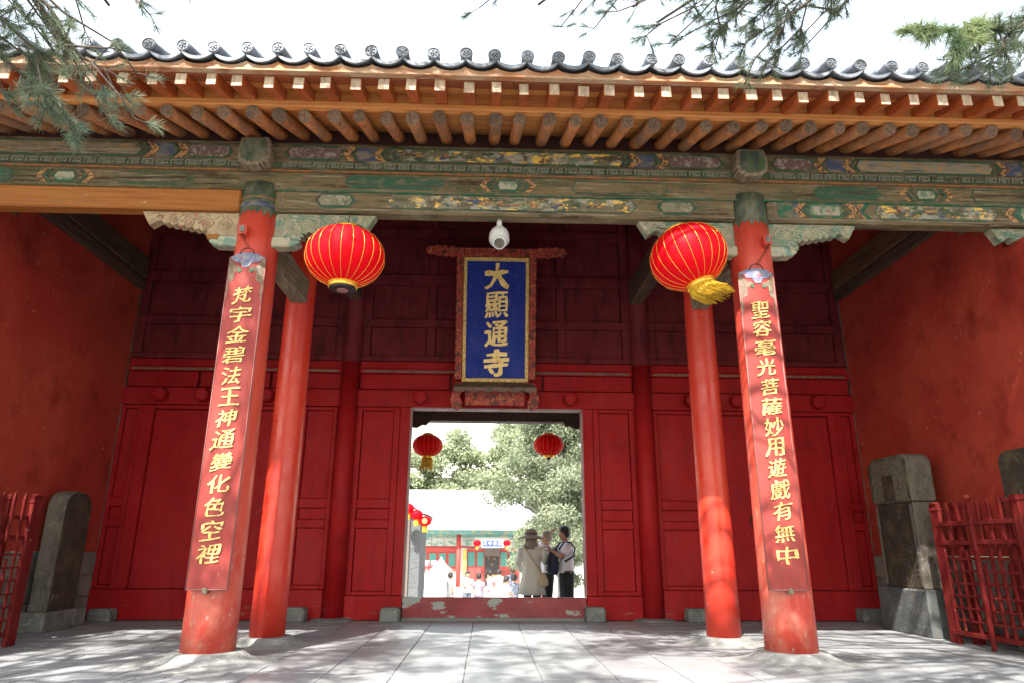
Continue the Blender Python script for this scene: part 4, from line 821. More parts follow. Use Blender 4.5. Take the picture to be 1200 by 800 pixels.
cap_ = MB().prism(rounded(7.97, 8.80, 1.475, 2.03, .13), 4.935, 5.23, 'x').build('cap', 'stele_light', t, .012)
MB().prism(rounded(8.03, 8.74, 1.50, 1.985, .10), 4.92, 4.934, 'x').build('carved_panel', 'stele_carved', cap_, .006)
MB().box(4.914, 4.9195, 8.27, 8.50, 1.5, 1.80).build('title_recess', 'stele_dark', cap_)
for yy in (8.0, 8.775): MB().tube([(4.93, yy, 1.50), (4.93, yy, 1.96)], .016, 6).build('border_roll', 'stele_dark', cap_)
for yy in (8.035, 8.755): MB().box(4.938, 4.9445, yy - .018, yy + .018, .53, 1.44).build('border_strip', 'stele_light', t)
for k in range(9):
    q_ = random.Random(k); mb = MB(); z = 1.38
    while z > .62:
        h_ = q_.uniform(.025, .04)
        for _ in range(3): a_ = q_.uniform(-.018, .018); mb.box(4.9415, 4.9448, 8.10 + k * .072 + a_ - .010, 8.10 + k * .072 + a_ + .010, z + q_.uniform(0, .02), z + q_.uniform(.022, .028))
        z -= h_ + .02
    o = mb.build('inscription', 'stele_dark', t); o['kind'] = 'stuff'
t = thing('stone_stele', (5.28, 6.5, 0), 'dark grey stele behind the right fence at the frame edge', 'stele')
MB().box(5.1, 5.45, 6.10, 6.95, -.01, .3).build('base', 'base_green_stone', t, .02)
MB().prism(rounded(6.22, 6.84, .3, 1.88, .12), 5.18, 5.36, 'x').build('body', 'stele_dark', t, .012)

# ------------------------------------------------------------------ fences
def fence(x, ys, label, z_off=0, y_end=None, side=1, thin=True):
    """lattice fence running along Y at the given X; ys: list of (y, kind) posts from far to near"""
    far, near = ys[0][0], ys[-1][0]
    t = thing('lattice_fence', (x, far, 0), label, 'fence', 'red wooden lattice fences')
    for y, kind in ys:
        if kind == 'plank': MB().box(x - .02, x + .02, y - .075, y + .075, 0, 1.40).build('post', 'fence_red', t, .006); MB().box(x - .026, x + .026, y - .082, y + .082, 1.33, 1.36).box(x - .03, x + .03, y - .05, y + .05, 1.40, 1.425).build('post_cap', 'fence_red', t, .006)
        elif kind == 'thin':
            o = MB().box(x - .045, x - .008, y - .02, y + .02, 0, 1.40).build('post', 'fence_red', t, .005); MB().lathe((x - .025, y, 1.40), [(.012, 0), (.03, .015), (.034, .035), (.025, .055), (.008, .065)], 10).build('finial', 'fence_red', o)
        else:
            o = MB().box(x - .045, x + .045, y - .045, y + .045, 0, 1.40).build('post', 'fence_red', t, .006); MB().box(x - .055, x + .055, y - .055, y + .055, 1.36, 1.42).build('post_cap', 'fence_red', o, .01)
    for z in (1.19, 1.0): MB().box(x - .028, x - .004, near, far, z - .022, z + .022).build('rail', 'fence_red', t, .004)
    MB().box(x - .03, x + .0, near, far, .09, .135).build('rail', 'fence_red', t, .004)
    pk = MB().box(-.012, .012, -.016, .016, .0, .39).mesh('picket', 'fence_red'); pk = MB().add([(-.012, -.016, 0), (.012, -.016, 0), (.012, .016, 0), (-.012, .016, 0), (-.012, -.016, .42), (.012, -.016, .42), (.012, .016, .42), (-.012, .016, .42), (0, 0, .48)], [(0, 1, 5, 4), (1, 2, 6, 5), (2, 3, 7, 6), (3, 0, 4, 7), (4, 5, 8), (5, 6, 8), (6, 7, 8), (7, 4, 8), (3, 2, 1, 0)]).mesh('picket', 'fence_red')
    y = far - .19
    while y > near + .05:
        if all(abs(y - q[0]) > .06 for q in ys): inst(pk, 'picket', (x + .004, y, .95), t)
        y -= .155
    lv = MB().box(-.010, .010, -.011, .011, 0, 1).mesh('lattice_bar', 'fence_red')
    y = far - .17; k = 0
    while y > near + .04:
        z0, z1 = ((.12, .93), (.26, .80), (.12, .93))[k % 3]
        if all(abs(y - q[0]) > .04 for q in ys): inst(lv, 'lattice_bar', (x + .003, y, z0), t, (0, 0, 0), (1, 1, z1 - z0))
        y -= .115; k += 1
    for r, z in enumerate((.24, .36, .48, .60, .72, .84)):
        a = far - .08; seg = .52
        while a > near + .1:
            b = max(a - seg + (.1 if r % 2 else 0), near)
            MB().box(x - .009, x + .009, b + (.0 if r % 2 else .05), a, z - .009, z + .009).build('lattice_bar', 'fence_red', t); a = b - (.06 if (r + int(a * 3)) % 2 else .0) - .001
    return t
fence(4.9, [(7.53, 'plank'), (6.95, 'thin'), (6.30, 'main'), (5.7, 'thin'), (5.2, 'main')], 'red lattice fence with pickets in front of the right-hand steles')
fence(5.08, [(7.45, 'main'), (6.7, 'main'), (5.9, 'main')], 'second red lattice fence just behind the right-hand one')
fence(-4.56, [(7.29, 'plank'), (6.7, 'thin'), (6.1, 'main')], 'red lattice fence ending in a plank post in front of the left stele')
fence(-4.80, [(7.22, 'main'), (6.2, 'main')], 'second red lattice fence between the left fence and the wall')
tag(MB().lathe((-4.52, 7.95, 0), [(.01, .002), (.035, .006), (.02, .014), (.004, .016)], 7, fn=lambda q, z: 1 + .4 * math.sin(3 * q)).build('litter', 'cloth_pale'), 'tiny scrap of pale paper on the floor by the left fence', 'litter')

# ------------------------------------------------------------------ courtyard behind
def cz(y): return -.38 if y < 15.2 else -1.6
cyd = bpy.data.objects.new('courtyard', None); C.objects.link(cyd); tag(cyd, kind='structure'); ORG[cyd.name] = Vector((0, 0, 0))
MB().box(-90, 90, 12.72, 15.2, -.8, -.38).build('landing', 'courtyard_stone', cyd)
for k in range(8): MB().box(-6, 6, 15.201 + k * .34, 15.201 + (k + 1) * .34 - .001, -1.7, -.38 - (k + 1) * .1525).build('step', 'courtyard_stone', cyd, .01)
MB().add([(-90, 15.21, -1.6), (90, 15.21, -1.6), (90, 47, -1.6), (-90, 47, -1.6)], [(0, 1, 2, 3)]).build('paving', 'courtyard_stone', cyd)
tag(MB().add([(-900, 47, -1.61), (900, 47, -1.61), (900, 1500, -1.61), (-900, 1500, -1.61)], [(0, 1, 2, 3)]).build('far_ground', 'ground_earth'), kind='structure')
# hill
hv = []; hf = []; nx, ny = 40, 14
for j in range(ny):
    for i in range(nx):
        x_ = -150 + 300 * i / (nx - 1); y_ = 62 + 130 * j / (ny - 1)
        hgt = -1.6 + (y_ - 62) * .10 * (1 + .35 * math.sin(x_ * .03 + .6)) + 2 * mnoise.noise(Vector((x_ * .05, y_ * .05, 0)))
        hv.append((x_, y_, hgt if j else -1.6))
hf = [(j * nx + i, j * nx + i + 1, (j + 1) * nx + i + 1, (j + 1) * nx + i) for j in range(ny - 1) for i in range(nx - 1)]
tag(MB().add(hv, hf, sm=True).build('hill', 'hill_foliage'), kind='structure')
# main courtyard hall
t = thing('courtyard_hall', (-1, 45, cz(45)), 'red and green hall with a pale tiled roof across the courtyard', 'building')
Z0 = -1.40
B = lambda n, x0, x1, y0, y1, z0, z1, m_, par=t, bev=0: MB().box(x0, x1, y0, y1, z0, z1).build(n, m_, par, bev)
B('wall', -12, 9, 45.5, 50, Z0, 2.0, 'hall_white'); B('podium', -12, 9, 43.5, 45.49, -1.6, Z0 + .15, 'hall_white')
MB().prism([(43.6, 2.25), (48.2, 4.62), (53, 2.2), (53, 2.0), (43.6, 2.1)], -13, 10, 'x').build('roof', 'hall_roof', t)
MB().box(-13, 10, 48.0, 48.5, 4.58, 4.85).build('ridge', 'hall_roof', t, .05)
rm = MB().add([(-.07, 0, 0), (.07, 0, 0), (.07, 4.5, 2.31), (-.07, 4.5, 2.31), (-.05, 0, .09), (.05, 0, .09), (.05, 4.5, 2.40), (-.05, 4.5, 2.40)], [(0, 1, 5, 4), (1, 2, 6, 5), (3, 0, 4, 7), (4, 5, 6, 7)]).mesh('tile_row', 'hall_roof')
te = MB().cyl((0, -.03, 0), (0, .03, 0), .085, .085, 8, cmi=0).mesh('tile_end', 'cloth_pink')
for k in range(66): inst(rm, 'tile_row', (-12.8 + k * .345, 43.6, 2.26), t); inst(te, 'tile_end', (-12.8 + k * .345, 43.58, 2.27), t)
B('eave_beam', -12, 9, 44.3, 44.5, 1.85, 2.12, 'hall_teal'); B('frieze_beam', -12, 9, 45.3, 45.49, 1.7, 1.85, 'hall_teal')
for k, x_ in enumerate((-4.2, -3.4, -2.6, -1.5, 1.5)):
    pw = .68; B('frieze_picture', x_ + .03, x_ + .03 + pw, 45.4, 45.47, 1.15, 1.68, 'hall_picture')
B('frieze_frame', -4.3, -.5, 45.42, 45.495, 1.05, 1.15, 'hall_red')
# window wall
B('window_frame', -4.35, -1.75, 45.35, 45.48, -.35, 1.05, 'hall_red')
for k in range(4):
    x_ = -4.2 + k * .61; w_ = B('window', x_, x_ + .5, 45.3, 45.36, -.1, .75, 'hall_red'); B('pane', x_ + .04, x_ + .46, 45.27, 45.3, -.06, .71, 'hall_green', w_)
for x_ in (-1.7, 2.6): MB().cyl((x_, 44.6, Z0), (x_, 44.6, 1.85), .15, .14, 14).build('column', 'hall_red', t)
for x_ in (-1.42, 2.22): cb = B('couplet', x_, x_ + .2, 44.95, 45.0, -.55, .95, 'hall_yellow')
for x0, x1 in ((-1.2, -.65), (-.6, -.08), (.86, 1.4), (1.45, 2.1)):
    d_ = B('door', x0, x1, 45.3, 45.4, Z0 + .15, 1.0, 'hall_red'); B('pane', x0 + .06, x1 - .06, 45.26, 45.3, -.05, .8, 'hall_green', d_)
    for q in range(4): B('slat', x0 + .08 + q * .1, x0 + .11 + q * .1, 45.27, 45.3, -.75, -.3, 'hall_brown', d_)
B('doorway', -.04, .82, 45.3, 45.44, Z0 + .15, .9, 'hall_dark'); B('altar_table', .1, .7, 45.1, 45.28, Z0 + .2, -.55, 'hall_wood')
B('door_curtain', -.1, .88, 45.05, 45.1, .55, .98, 'hall_brown')
sg = B('name_board', -.26, 1.06, 44.0, 44.1, 1.08, 1.56, 'hall_white'); B('board_field', -.2, 1.0, 43.97, 44.0, 1.13, 1.51, 'hall_blue', sg)
for k, ch in enumerate('天中廣回'):
    me = glyph(ch, .19, .22, .01, .02, .01, seed=k + 80, shear=.03); me.materials.append(MATS['hall_white']); inst(me, 'character', (-.05 + k * .30, 43.965, 1.32), sg, (math.pi / 2, 0, 0))
for x_, lb_ in ((-.55, 'small red lantern left of the blue board of the courtyard hall'), (1.28, 'small red lantern right of the blue board of the courtyard hall')):
    l_ = thing('far_lantern', (x_, 44.0, 1.33), lb_, 'lantern', 'red lanterns on the courtyard hall')
    MB().lathe((x_, 44.0, 1.33), [(.08, -.18), (.2, -.1), (.25, 0), (.2, .1), (.08, .18)], 14).build('shade', 'lantern_red', l_); MB().cyl((x_, 44, 1.15), (x_, 44, .95), .07, .08, 8).build('tassel', 'fringe_gold', l_)
# left side building with grey brick gable
t = thing('side_hall', (-3.4, 26, cz(26)), 'grey brick side hall with a sloping tiled gable, at the left edge of the doorway', 'building')
B2 = lambda n, *a, **k: MB().box(*a[:6]).build(n, a[6], t, k.get('bev', 0))
zb = -1.6
MB().prism([(-6.6, zb + .6), (-2.40, zb + .6), (-2.40, 2.0), (-4.2, 3.25), (-6.6, 3.25)], 26.0, 28.6, 'y').build('wall', 'brick_shaded', t)
B2('wall_foot', -6.6, -2.38, 25.98, 28.62, zb, zb + .6, 'board_brown'); B2('corner_post', -2.86, -2.78, 25.93, 26.0, zb, 2.1, 'hall_brown')
MB().prism([(-2.12, 2.0), (-2.2, 2.12), (-4.3, 3.62), (-6.6, 3.62), (-6.6, 3.4), (-4.3, 3.4)], 25.6, 28.9, 'y').build('roof', 'hall_brown', t)
MB().prism([(-2.10, 2.12), (-2.15, 2.2), (-4.3, 3.72), (-4.4, 3.63), (-2.3, 2.17)], 25.55, 28.95, 'y').build('roof_edge', 'hall_roof', t)
for k in range(9):
    MB().cyl((-2.15 - k * .27, 25.5, 2.30 + k * .19), (-2.15 - k * .27, 25.62, 2.30 + k * .19), .07, .07, 8).build('tile_end', 'hall_roof', t)
for k, (x_, z_, lb_) in enumerate(((-2.48, 2.10, 'red lantern with yellow tassel under the side hall eave, middle of the three'), (-2.17, 1.88, 'red lantern with yellow disc under the side hall eave, lowest of three'), (-2.80, 2.32, 'red lantern under the side hall eave, half hidden by the door jamb'))):
    l_ = thing('eave_lantern', (x_, 25.2, z_), lb_, 'lantern', 'red lanterns under the side hall eave')
    MB().lathe((x_, 25.2, z_), [(.08, -.17), (.19, -.1), (.235, 0), (.19, .1), (.08, .17)], 14).build('shade', 'lantern_red', l_); MB().cyl((x_, 25.2, z_ - .17), (x_, 25.2, z_ - .38), .09, .1, 8).build('tassel', 'fringe_gold', l_)
    if k == 1: MB().cyl((x_, 24.985, z_), (x_, 24.96, z_), .09, .09, 12).build('disc', 'hall_yellow', l_)

# ------------------------------------------------------------------ needles and leaves
def blades(centers, dirs, L, w, bend=.0):
    """numpy quads: centers (n,3) roots, dirs (n,3) unit, L lengths, w widths"""
    n = len(centers); side = np.cross(dirs, RNG.normal(size=(n, 3))); side /= np.linalg.norm(side, axis=1)[:, None] + 1e-9
    L = np.broadcast_to(np.asarray(L), (n,))[:, None]; w = np.broadcast_to(np.asarray(w), (n,))[:, None]
    a = centers - side * w / 2; b = centers + side * w / 2; tip = centers + dirs * L
    c = tip + side * w * .25; d = tip - side * w * .25
    return np.stack([a, b, c, d], 1).reshape(-1, 3)
def mesh_quads(name, V, m_, parent=None, kind=None):
    nq = len(V) // 4; me = bpy.data.meshes.new(name); po = np.array(org(parent)) if parent is not None else np.zeros(3)
    me.vertices.add(len(V)); me.vertices.foreach_set('co', (V - po).astype(np.float32).ravel())
    me.loops.add(nq * 4); me.loops.foreach_set('vertex_index', np.arange(nq * 4, dtype=np.int32))
    me.polygons.add(nq); me.polygons.foreach_set('loop_start', np.arange(0, nq * 4, 4, dtype=np.int32)); 
    me.update(calc_edges=True); me.validate(); me.materials.append(MATS[m_])
    o = bpy.data.objects.new(name, me); C.objects.link(o); o.parent = parent
    if kind: o['kind'] = kind
    return o
def unit(v): return v / (np.linalg.norm(v, axis=-1, keepdims=True) + 1e-9)
def tuft(root, d, n, L, w, spread=.7):
    """needles fanned around a twig end"""
    root = np.asarray(root); d = unit(np.asarray(d, float))
    t = RNG.uniform(-.09, 0.0, n)[:, None] * L / .09; c = root + d * t
    dd = unit(d + RNG.normal(size=(n, 3)) * spread)
    return blades(c, dd, L * RNG.uniform(.7, 1.1, n), w)
def limb(mb, p0, p1, r0, r1, n=7, wob=.12, sag=0, seed=0):
    p0 = np.array(p0, float); p1 = np.array(p1, float); d = np.linalg.norm(p1 - p0); rr = np.random.default_rng(seed); pts = []
    for k in range(n + 1):
        t_ = k / n; q = p0 + (p1 - p0) * t_; q = q + rr.normal(size=3) * wob * d * .12 * math.sin(math.pi * t_); q[2] += sag * math.sin(math.pi * t_); pts.append(q)
    mb.tube([tuple(q) for q in pts], [r0 + (r1 - r0) * k / n for k in range(n + 1)], 6); return pts
def near_pine(base, height, label, limbs, canopy, seed, nt=300, L=.10, w=.003, lightmix=False):
    """limbs: list of (start height, end point, radius, list of side twigs (t, end point)), canopy: list of (center, radii, tufts)"""
    rr = np.random.default_rng(seed); t = thing('pine_tree', base, label, 'tree'); tr = MB(); bx_, by_, bz_ = base
    tp = limb(tr, base, (bx_ + .3, by_ + .2, height), .24, .06, 9, .08, seed=seed); tr.build('trunk', 'bark', t)
    br = MB(); V = []
    for sh_, end, r, twigs in limbs:
        k = min(len(tp) - 1, int(sh_ / height * 9)); P_ = limb(br, tp[k], end, r, .008, 12, .45, .25, seed=seed + 5)
        for j, (ft, te_, dens) in enumerate(twigs):
            s0 = P_[min(12, int(ft * 12))]; T = limb(br, s0, te_, .012, .004, 7, .5, .03, seed=seed * 9 + j)
            T = [np.array(q) for q in T]
            for q in range(2, len(T)):
                dr = T[q] - T[q - 1]
                for z_ in range(dens):
                    off = rr.normal(size=3) * .03; sd = unit(unit(dr) + rr.normal(size=3) * .65); L2 = rr.uniform(.04, .14)
                    e_ = T[q] + off * .3 + sd * L2; br.tube([tuple(T[q]), tuple(e_)], [.0035, .0022], 4); V.append(tuft(e_, sd, 46, L, w, .55))
    for c_, rad, n in canopy:
        for _ in range(n):
            q = unit(rr.normal(size=3)) * rr.uniform(.2, 1) ** .5 * np.array(rad) + np.array(c_); sd = unit(rr.normal(size=3) + np.array([0, 0, .3]))
            for _2 in range(4): q2 = q + rr.normal(size=3) * .09; V.append(tuft(q2, unit(sd + rr.normal(size=3) * .6), 26, .12, .006, .8))
        for _ in range(3):
            q = np.array(c_) + rr.normal(size=3) * np.array(rad) * .5; k = rr.integers(4, len(tp)); limb(br, tp[k], q, .045, .01, 8, .5, .2, seed=seed + 77)
    br.build('branch', 'bark', t); mesh_quads('needles', np.concatenate(V), 'needles' if not lightmix else 'needles_light', t, 'stuff'); return t
def cano(x0, x1, y0, y1, z0, z1, n, rad, tufts, seed):
    rr = random.Random(seed); return [((rr.uniform(x0, x1), rr.uniform(y0, y1), rr.uniform(z0, z1)), (rad * rr.uniform(.6, 1.3), rad * rr.uniform(.6, 1.3), rad * .3), tufts) for _ in range(n)]
# pine at the left: its branches hang into the upper left of the view
near_pine((-5.6, .9, -.02), 8.5, 'pine whose needle branches hang over the left end of the eave',
    [(5.2, (-2.35, 3.2, 3.55), .028, [(.45, (-2.62, 3.3, 3.42), 4), (.6, (-2.60, 3.2, 3.22), 5), (.75, (-2.34, 3.2, 3.16), 12), (.85, (-2.20, 3.15, 3.02), 12), (.7, (-2.50, 3.2, 3.30), 6), (.8, (-2.10, 3.2, 3.28), 4), (.8, (-2.20, 3.25, 3.34), 2), (.95, (-2.02, 3.2, 3.24), 2), (.97, (-1.90, 3.2, 3.08), 2), (.99, (-2.05, 3.2, 3.10), 2)]),
     (5.6, (-2.15, 3.2, 3.80), .022, [(.6, (-2.55, 3.2, 3.66), 3), (.75, (-2.25, 3.2, 3.62), 2), (.9, (-1.93, 3.2, 3.36), 1), (.97, (-1.86, 3.1, 3.66), 2), (.8, (-2.5, 3.1, 3.82), 4), (.7, (-2.4, 3.2, 3.50), 3)]),
     (6.4, (-1.5, 3.0, 3.98), .014, [(.93, (-1.66, 3.0, 3.78), 2), (.99, (-1.50, 3.0, 3.78), 2), (.97, (-1.72, 3.0, 3.88), 2)])],
    cano(-7.6, -2.2, -.8, 3.6, 6.0, 8.5, 17, .75, 46, 1), 3, L=.066, w=.0026)
# pine at the right
near_pine((6.4, .2, -.02), 8.5, 'pine whose branches reach across the sky above the right half of the eave',
    [(4.6, (2.66, 3.3, 3.70), .020, [(.93, (2.62, 3.0, 3.52), 1), (.97, (2.42, 2.9, 3.36), 6), (.99, (2.50, 2.8, 3.26), 9), (.98, (2.36, 2.85, 3.24), 5)]),
     (6.2, (1.05, 3.6, 4.16), .026, [(.66, (2.0, 3.6, 4.10), 8), (.70, (1.98, 3.6, 3.98), 6), (.72, (1.86, 3.6, 4.16), 9), (.75, (1.75, 3.6, 3.88), 6), (.78, (1.62, 3.6, 4.02), 8), (.80, (1.70, 3.6, 4.22), 9), (.84, (1.50, 3.6, 4.16), 9), (.86, (1.40, 3.6, 4.02), 6), (.9, (1.22, 3.6, 4.06), 5), (.94, (.98, 3.6, 4.06), 5), (.98, (.80, 3.6, 4.24), 3), (.86, (1.75, 3.6, 4.24), 3), (.8, (1.60, 3.6, 3.76), 3)]),
     (6.4, (.9, 3.6, 4.28), .02, [(.8, (1.3, 3.6, 4.30), 3), (.88, (1.12, 3.6, 4.00), 2), (.96, (1.42, 3.6, 3.98), 3)]),
     (6.8, (.3, 3.8, 4.46), .02, [(.9, (.68, 3.8, 4.28), 2), (.95, (.45, 3.8, 4.28), 2), (.98, (-.10, 3.8, 4.42), 2)])],
    cano(-1.5, 5.8, -1.8, 4.4, 5.9, 8.6, 24, .75, 42, 2) + [((4.1, 3.3, 6.8), (.8, .8, .3), 80), ((4.45, 4.0, 6.6), (.7, .7, .3), 80), ((3.8, 2.5, 6.9), (.8, .8, .3), 70)], 11, L=.060, w=.0024)  # last three dense clumps are out of view, added to block sun on right wall
_tp = S.objects['pine_tree.001']; _tw = MB(); _V = []; _r = np.random.default_rng(8)
for a_, b_ in (((3.1, 2.9, 3.66), (2.28, 2.75, 3.40)), ((2.62, 2.85, 3.52), (2.10, 2.8, 3.44)), ((2.45, 2.8, 3.46), (2.26, 2.7, 3.24))):
    q_ = limb(_tw, a_, b_, .012, .004, 8, .5, .03, seed=5)
    for p_ in q_[3:]:
        for _ in range(5):
            d_ = unit(np.array([-.5, -.1, -.75]) + _r.normal(size=3) * .55); e_ = np.array(p_) + d_ * _r.uniform(.01, .06); _V.append(tuft(e_, d_, 34, .085, .0034, .38))
_tw.build('branch', 'bark', _tp); mesh_quads('needles', np.concatenate(_V), 'needles_light', _tp, 'stuff')
near_pine((-1.2, -3.6, -.02), 9.5, 'pine standing behind the viewer that dapples the forecourt', [], cano(-4.5, 2.5, -3.6, 1.0, 6.0, 9.0, 8, .75, 36, 4), 23)

def leafy(base, h, r, label, n, seed, m_='far_foliage', leaf=.26, trunk=.3, zlow=.15, name='tree', group=None, clusters=26):
    rr = np.random.default_rng(seed); t = thing(name, base, label, 'tree', group); b = np.array(base, float); tr = MB()
    P_ = limb(tr, base, (b[0] + .3, b[1], b[2] + h * .92), trunk, trunk * .15, 9, .15, seed=seed)
    cs = []
    for k in range(clusters):
        z = b[2] + h * (zlow + (1 - zlow) * rr.uniform(0, 1)); f = 1 - ((z - b[2]) / h) ** 1.6 * .75; a = rr.uniform(0, 6.28); q = np.array([b[0] + math.cos(a) * r * f * rr.uniform(.3, 1), b[1] + math.sin(a) * r * f * rr.uniform(.3, 1), z])
        cs.append(q); k2 = min(9, max(1, int((z - b[2]) / h * 9))); limb(tr, P_[k2], q, trunk * .22, .02, 5, .3, seed=seed + k)
    tr.build('trunk', 'far_bark', t)
    idx = rr.integers(0, clusters, n); cc_ = np.array(cs)[idx]; sc = r * .26; p = cc_ + unit(rr.normal(size=(n, 3))) * (rr.uniform(0, 1, (n, 1)) ** .45) * np.array([sc, sc, sc * .55])
    d = unit(rr.normal(size=(n, 3)) + np.array([0, 0, .2])); V = blades(p, d, leaf * rr.uniform(.6, 1.2, n), leaf * .42)
    mesh_quads('crown', V, m_, t); return t
leafy((2.55, 24.5, cz(24)), 8.2, 2.9, 'big old pine with sunlit foliage at the right of the courtyard', 52000, 4, leaf=.115, trunk=.13, zlow=.30, name='courtyard_pine', clusters=70)
leafy((6.4, 27, cz(27)), 8.5, 3.2, 'dense tree behind the big courtyard pine on the far right', 22000, 6, leaf=.15, name='courtyard_tree')
leafy((3.6, 34, cz(34)), 6.8, 2.6, 'rounder tree in front of the right end of the courtyard hall', 18000, 8, leaf=.15, name='courtyard_tree')
hl = [(-9, 62, 10.0, 4.6), (-6.0, 64, 11.2, 5.0), (-2.2, 63, 12.6, 5.4), (2.6, 61, 14.0, 5.4), (8, 64, 14, 4.8), (-14, 66, 10, 4.5), (13, 66, 14, 5)]
nm = ['tree behind the hall roof, farthest left of the row', 'tree behind the left half of the hall roof', 'tree behind the middle of the hall roof', 'tree behind the right half of the hall roof', 'tree rising behind the courtyard pine', 'tree behind the side hall, mostly hidden by the door jamb', 'tree far right behind the courtyard pine, mostly hidden by the jamb']
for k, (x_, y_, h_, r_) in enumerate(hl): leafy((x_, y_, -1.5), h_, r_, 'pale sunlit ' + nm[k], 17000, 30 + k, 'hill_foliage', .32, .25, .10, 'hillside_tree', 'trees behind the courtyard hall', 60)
rr = np.random.default_rng(99); n = 42000
cx_ = rr.uniform(-70, 80, 420); cyy = rr.uniform(70, 150, 420); ci = rr.integers(0, 420, n)
czz = -1.6 + (cyy - 62) * .10 * (1 + .35 * np.sin(cx_ * .03 + .6)) + 3.0
p = np.stack([cx_[ci], cyy[ci], czz[ci]], 1) + unit(rr.normal(size=(n, 3))) * rr.uniform(0, 1, (n, 1)) ** .4 * np.array([3.2, 3.2, 3.2])
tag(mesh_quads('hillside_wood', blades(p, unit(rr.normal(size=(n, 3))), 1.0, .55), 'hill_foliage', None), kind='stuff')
sp = rr.normal(size=(2600, 3)); p = np.array([3.9, 21, cz(21) + .25]) + unit(sp) * rr.uniform(0, 1, (2600, 1)) ** .4 * np.array([.28, .3, .32])
sh_ = thing('shrub', (3.9, 21, cz(21)), 'small bright green shrub at the right edge of the courtyard', 'shrub'); mesh_quads('crown', blades(p, unit(rr.normal(size=(2600, 3))), .09, .04), 'needles_light', sh_)
MB().tube([(3.9, 21, cz(21)), (3.92, 21, cz(21) + .25)], .02, 5).build('stem', 'bark', sh_)

# ------------------------------------------------------------------ people
def skin_body(name, J, E, root, parent, m_, sub=1):
    """J: name -> (pos, radius); one continuous skin surface"""
    names = list(J); me = bpy.data.meshes.new(name); me.from_pydata([J[k][0] for k in names], [(names.index(a), names.index(b)) for a, b in E], [])
    ob = bpy.data.objects.new(name, me); C.objects.link(ob); ob.modifiers.new('s', 'SKIN'); sk = me.skin_vertices[0].data if me.skin_vertices else None
    if sk is None: raise RuntimeError('skin layer')
    for i, k in enumerate(names):
        r = J[k][1]; sk[i].radius = (r, r) if not hasattr(r, '__len__') else r; sk[i].use_root = (k == root)
    sb = ob.modifiers.new('u', 'SUBSURF'); sb.levels = sub; sb.render_levels = sub
    dg = bpy.context.evaluated_depsgraph_get(); m2 = bpy.data.meshes.new_from_object(ob.evaluated_get(dg)); bpy.data.objects.remove(ob)
    m2.materials.clear(); m2.materials.append(MATS[m_])
    for p_ in m2.polygons: p_.use_smooth = True
    o = bpy.data.objects.new(name, m2); C.objects.link(o); o.parent = parent; return o
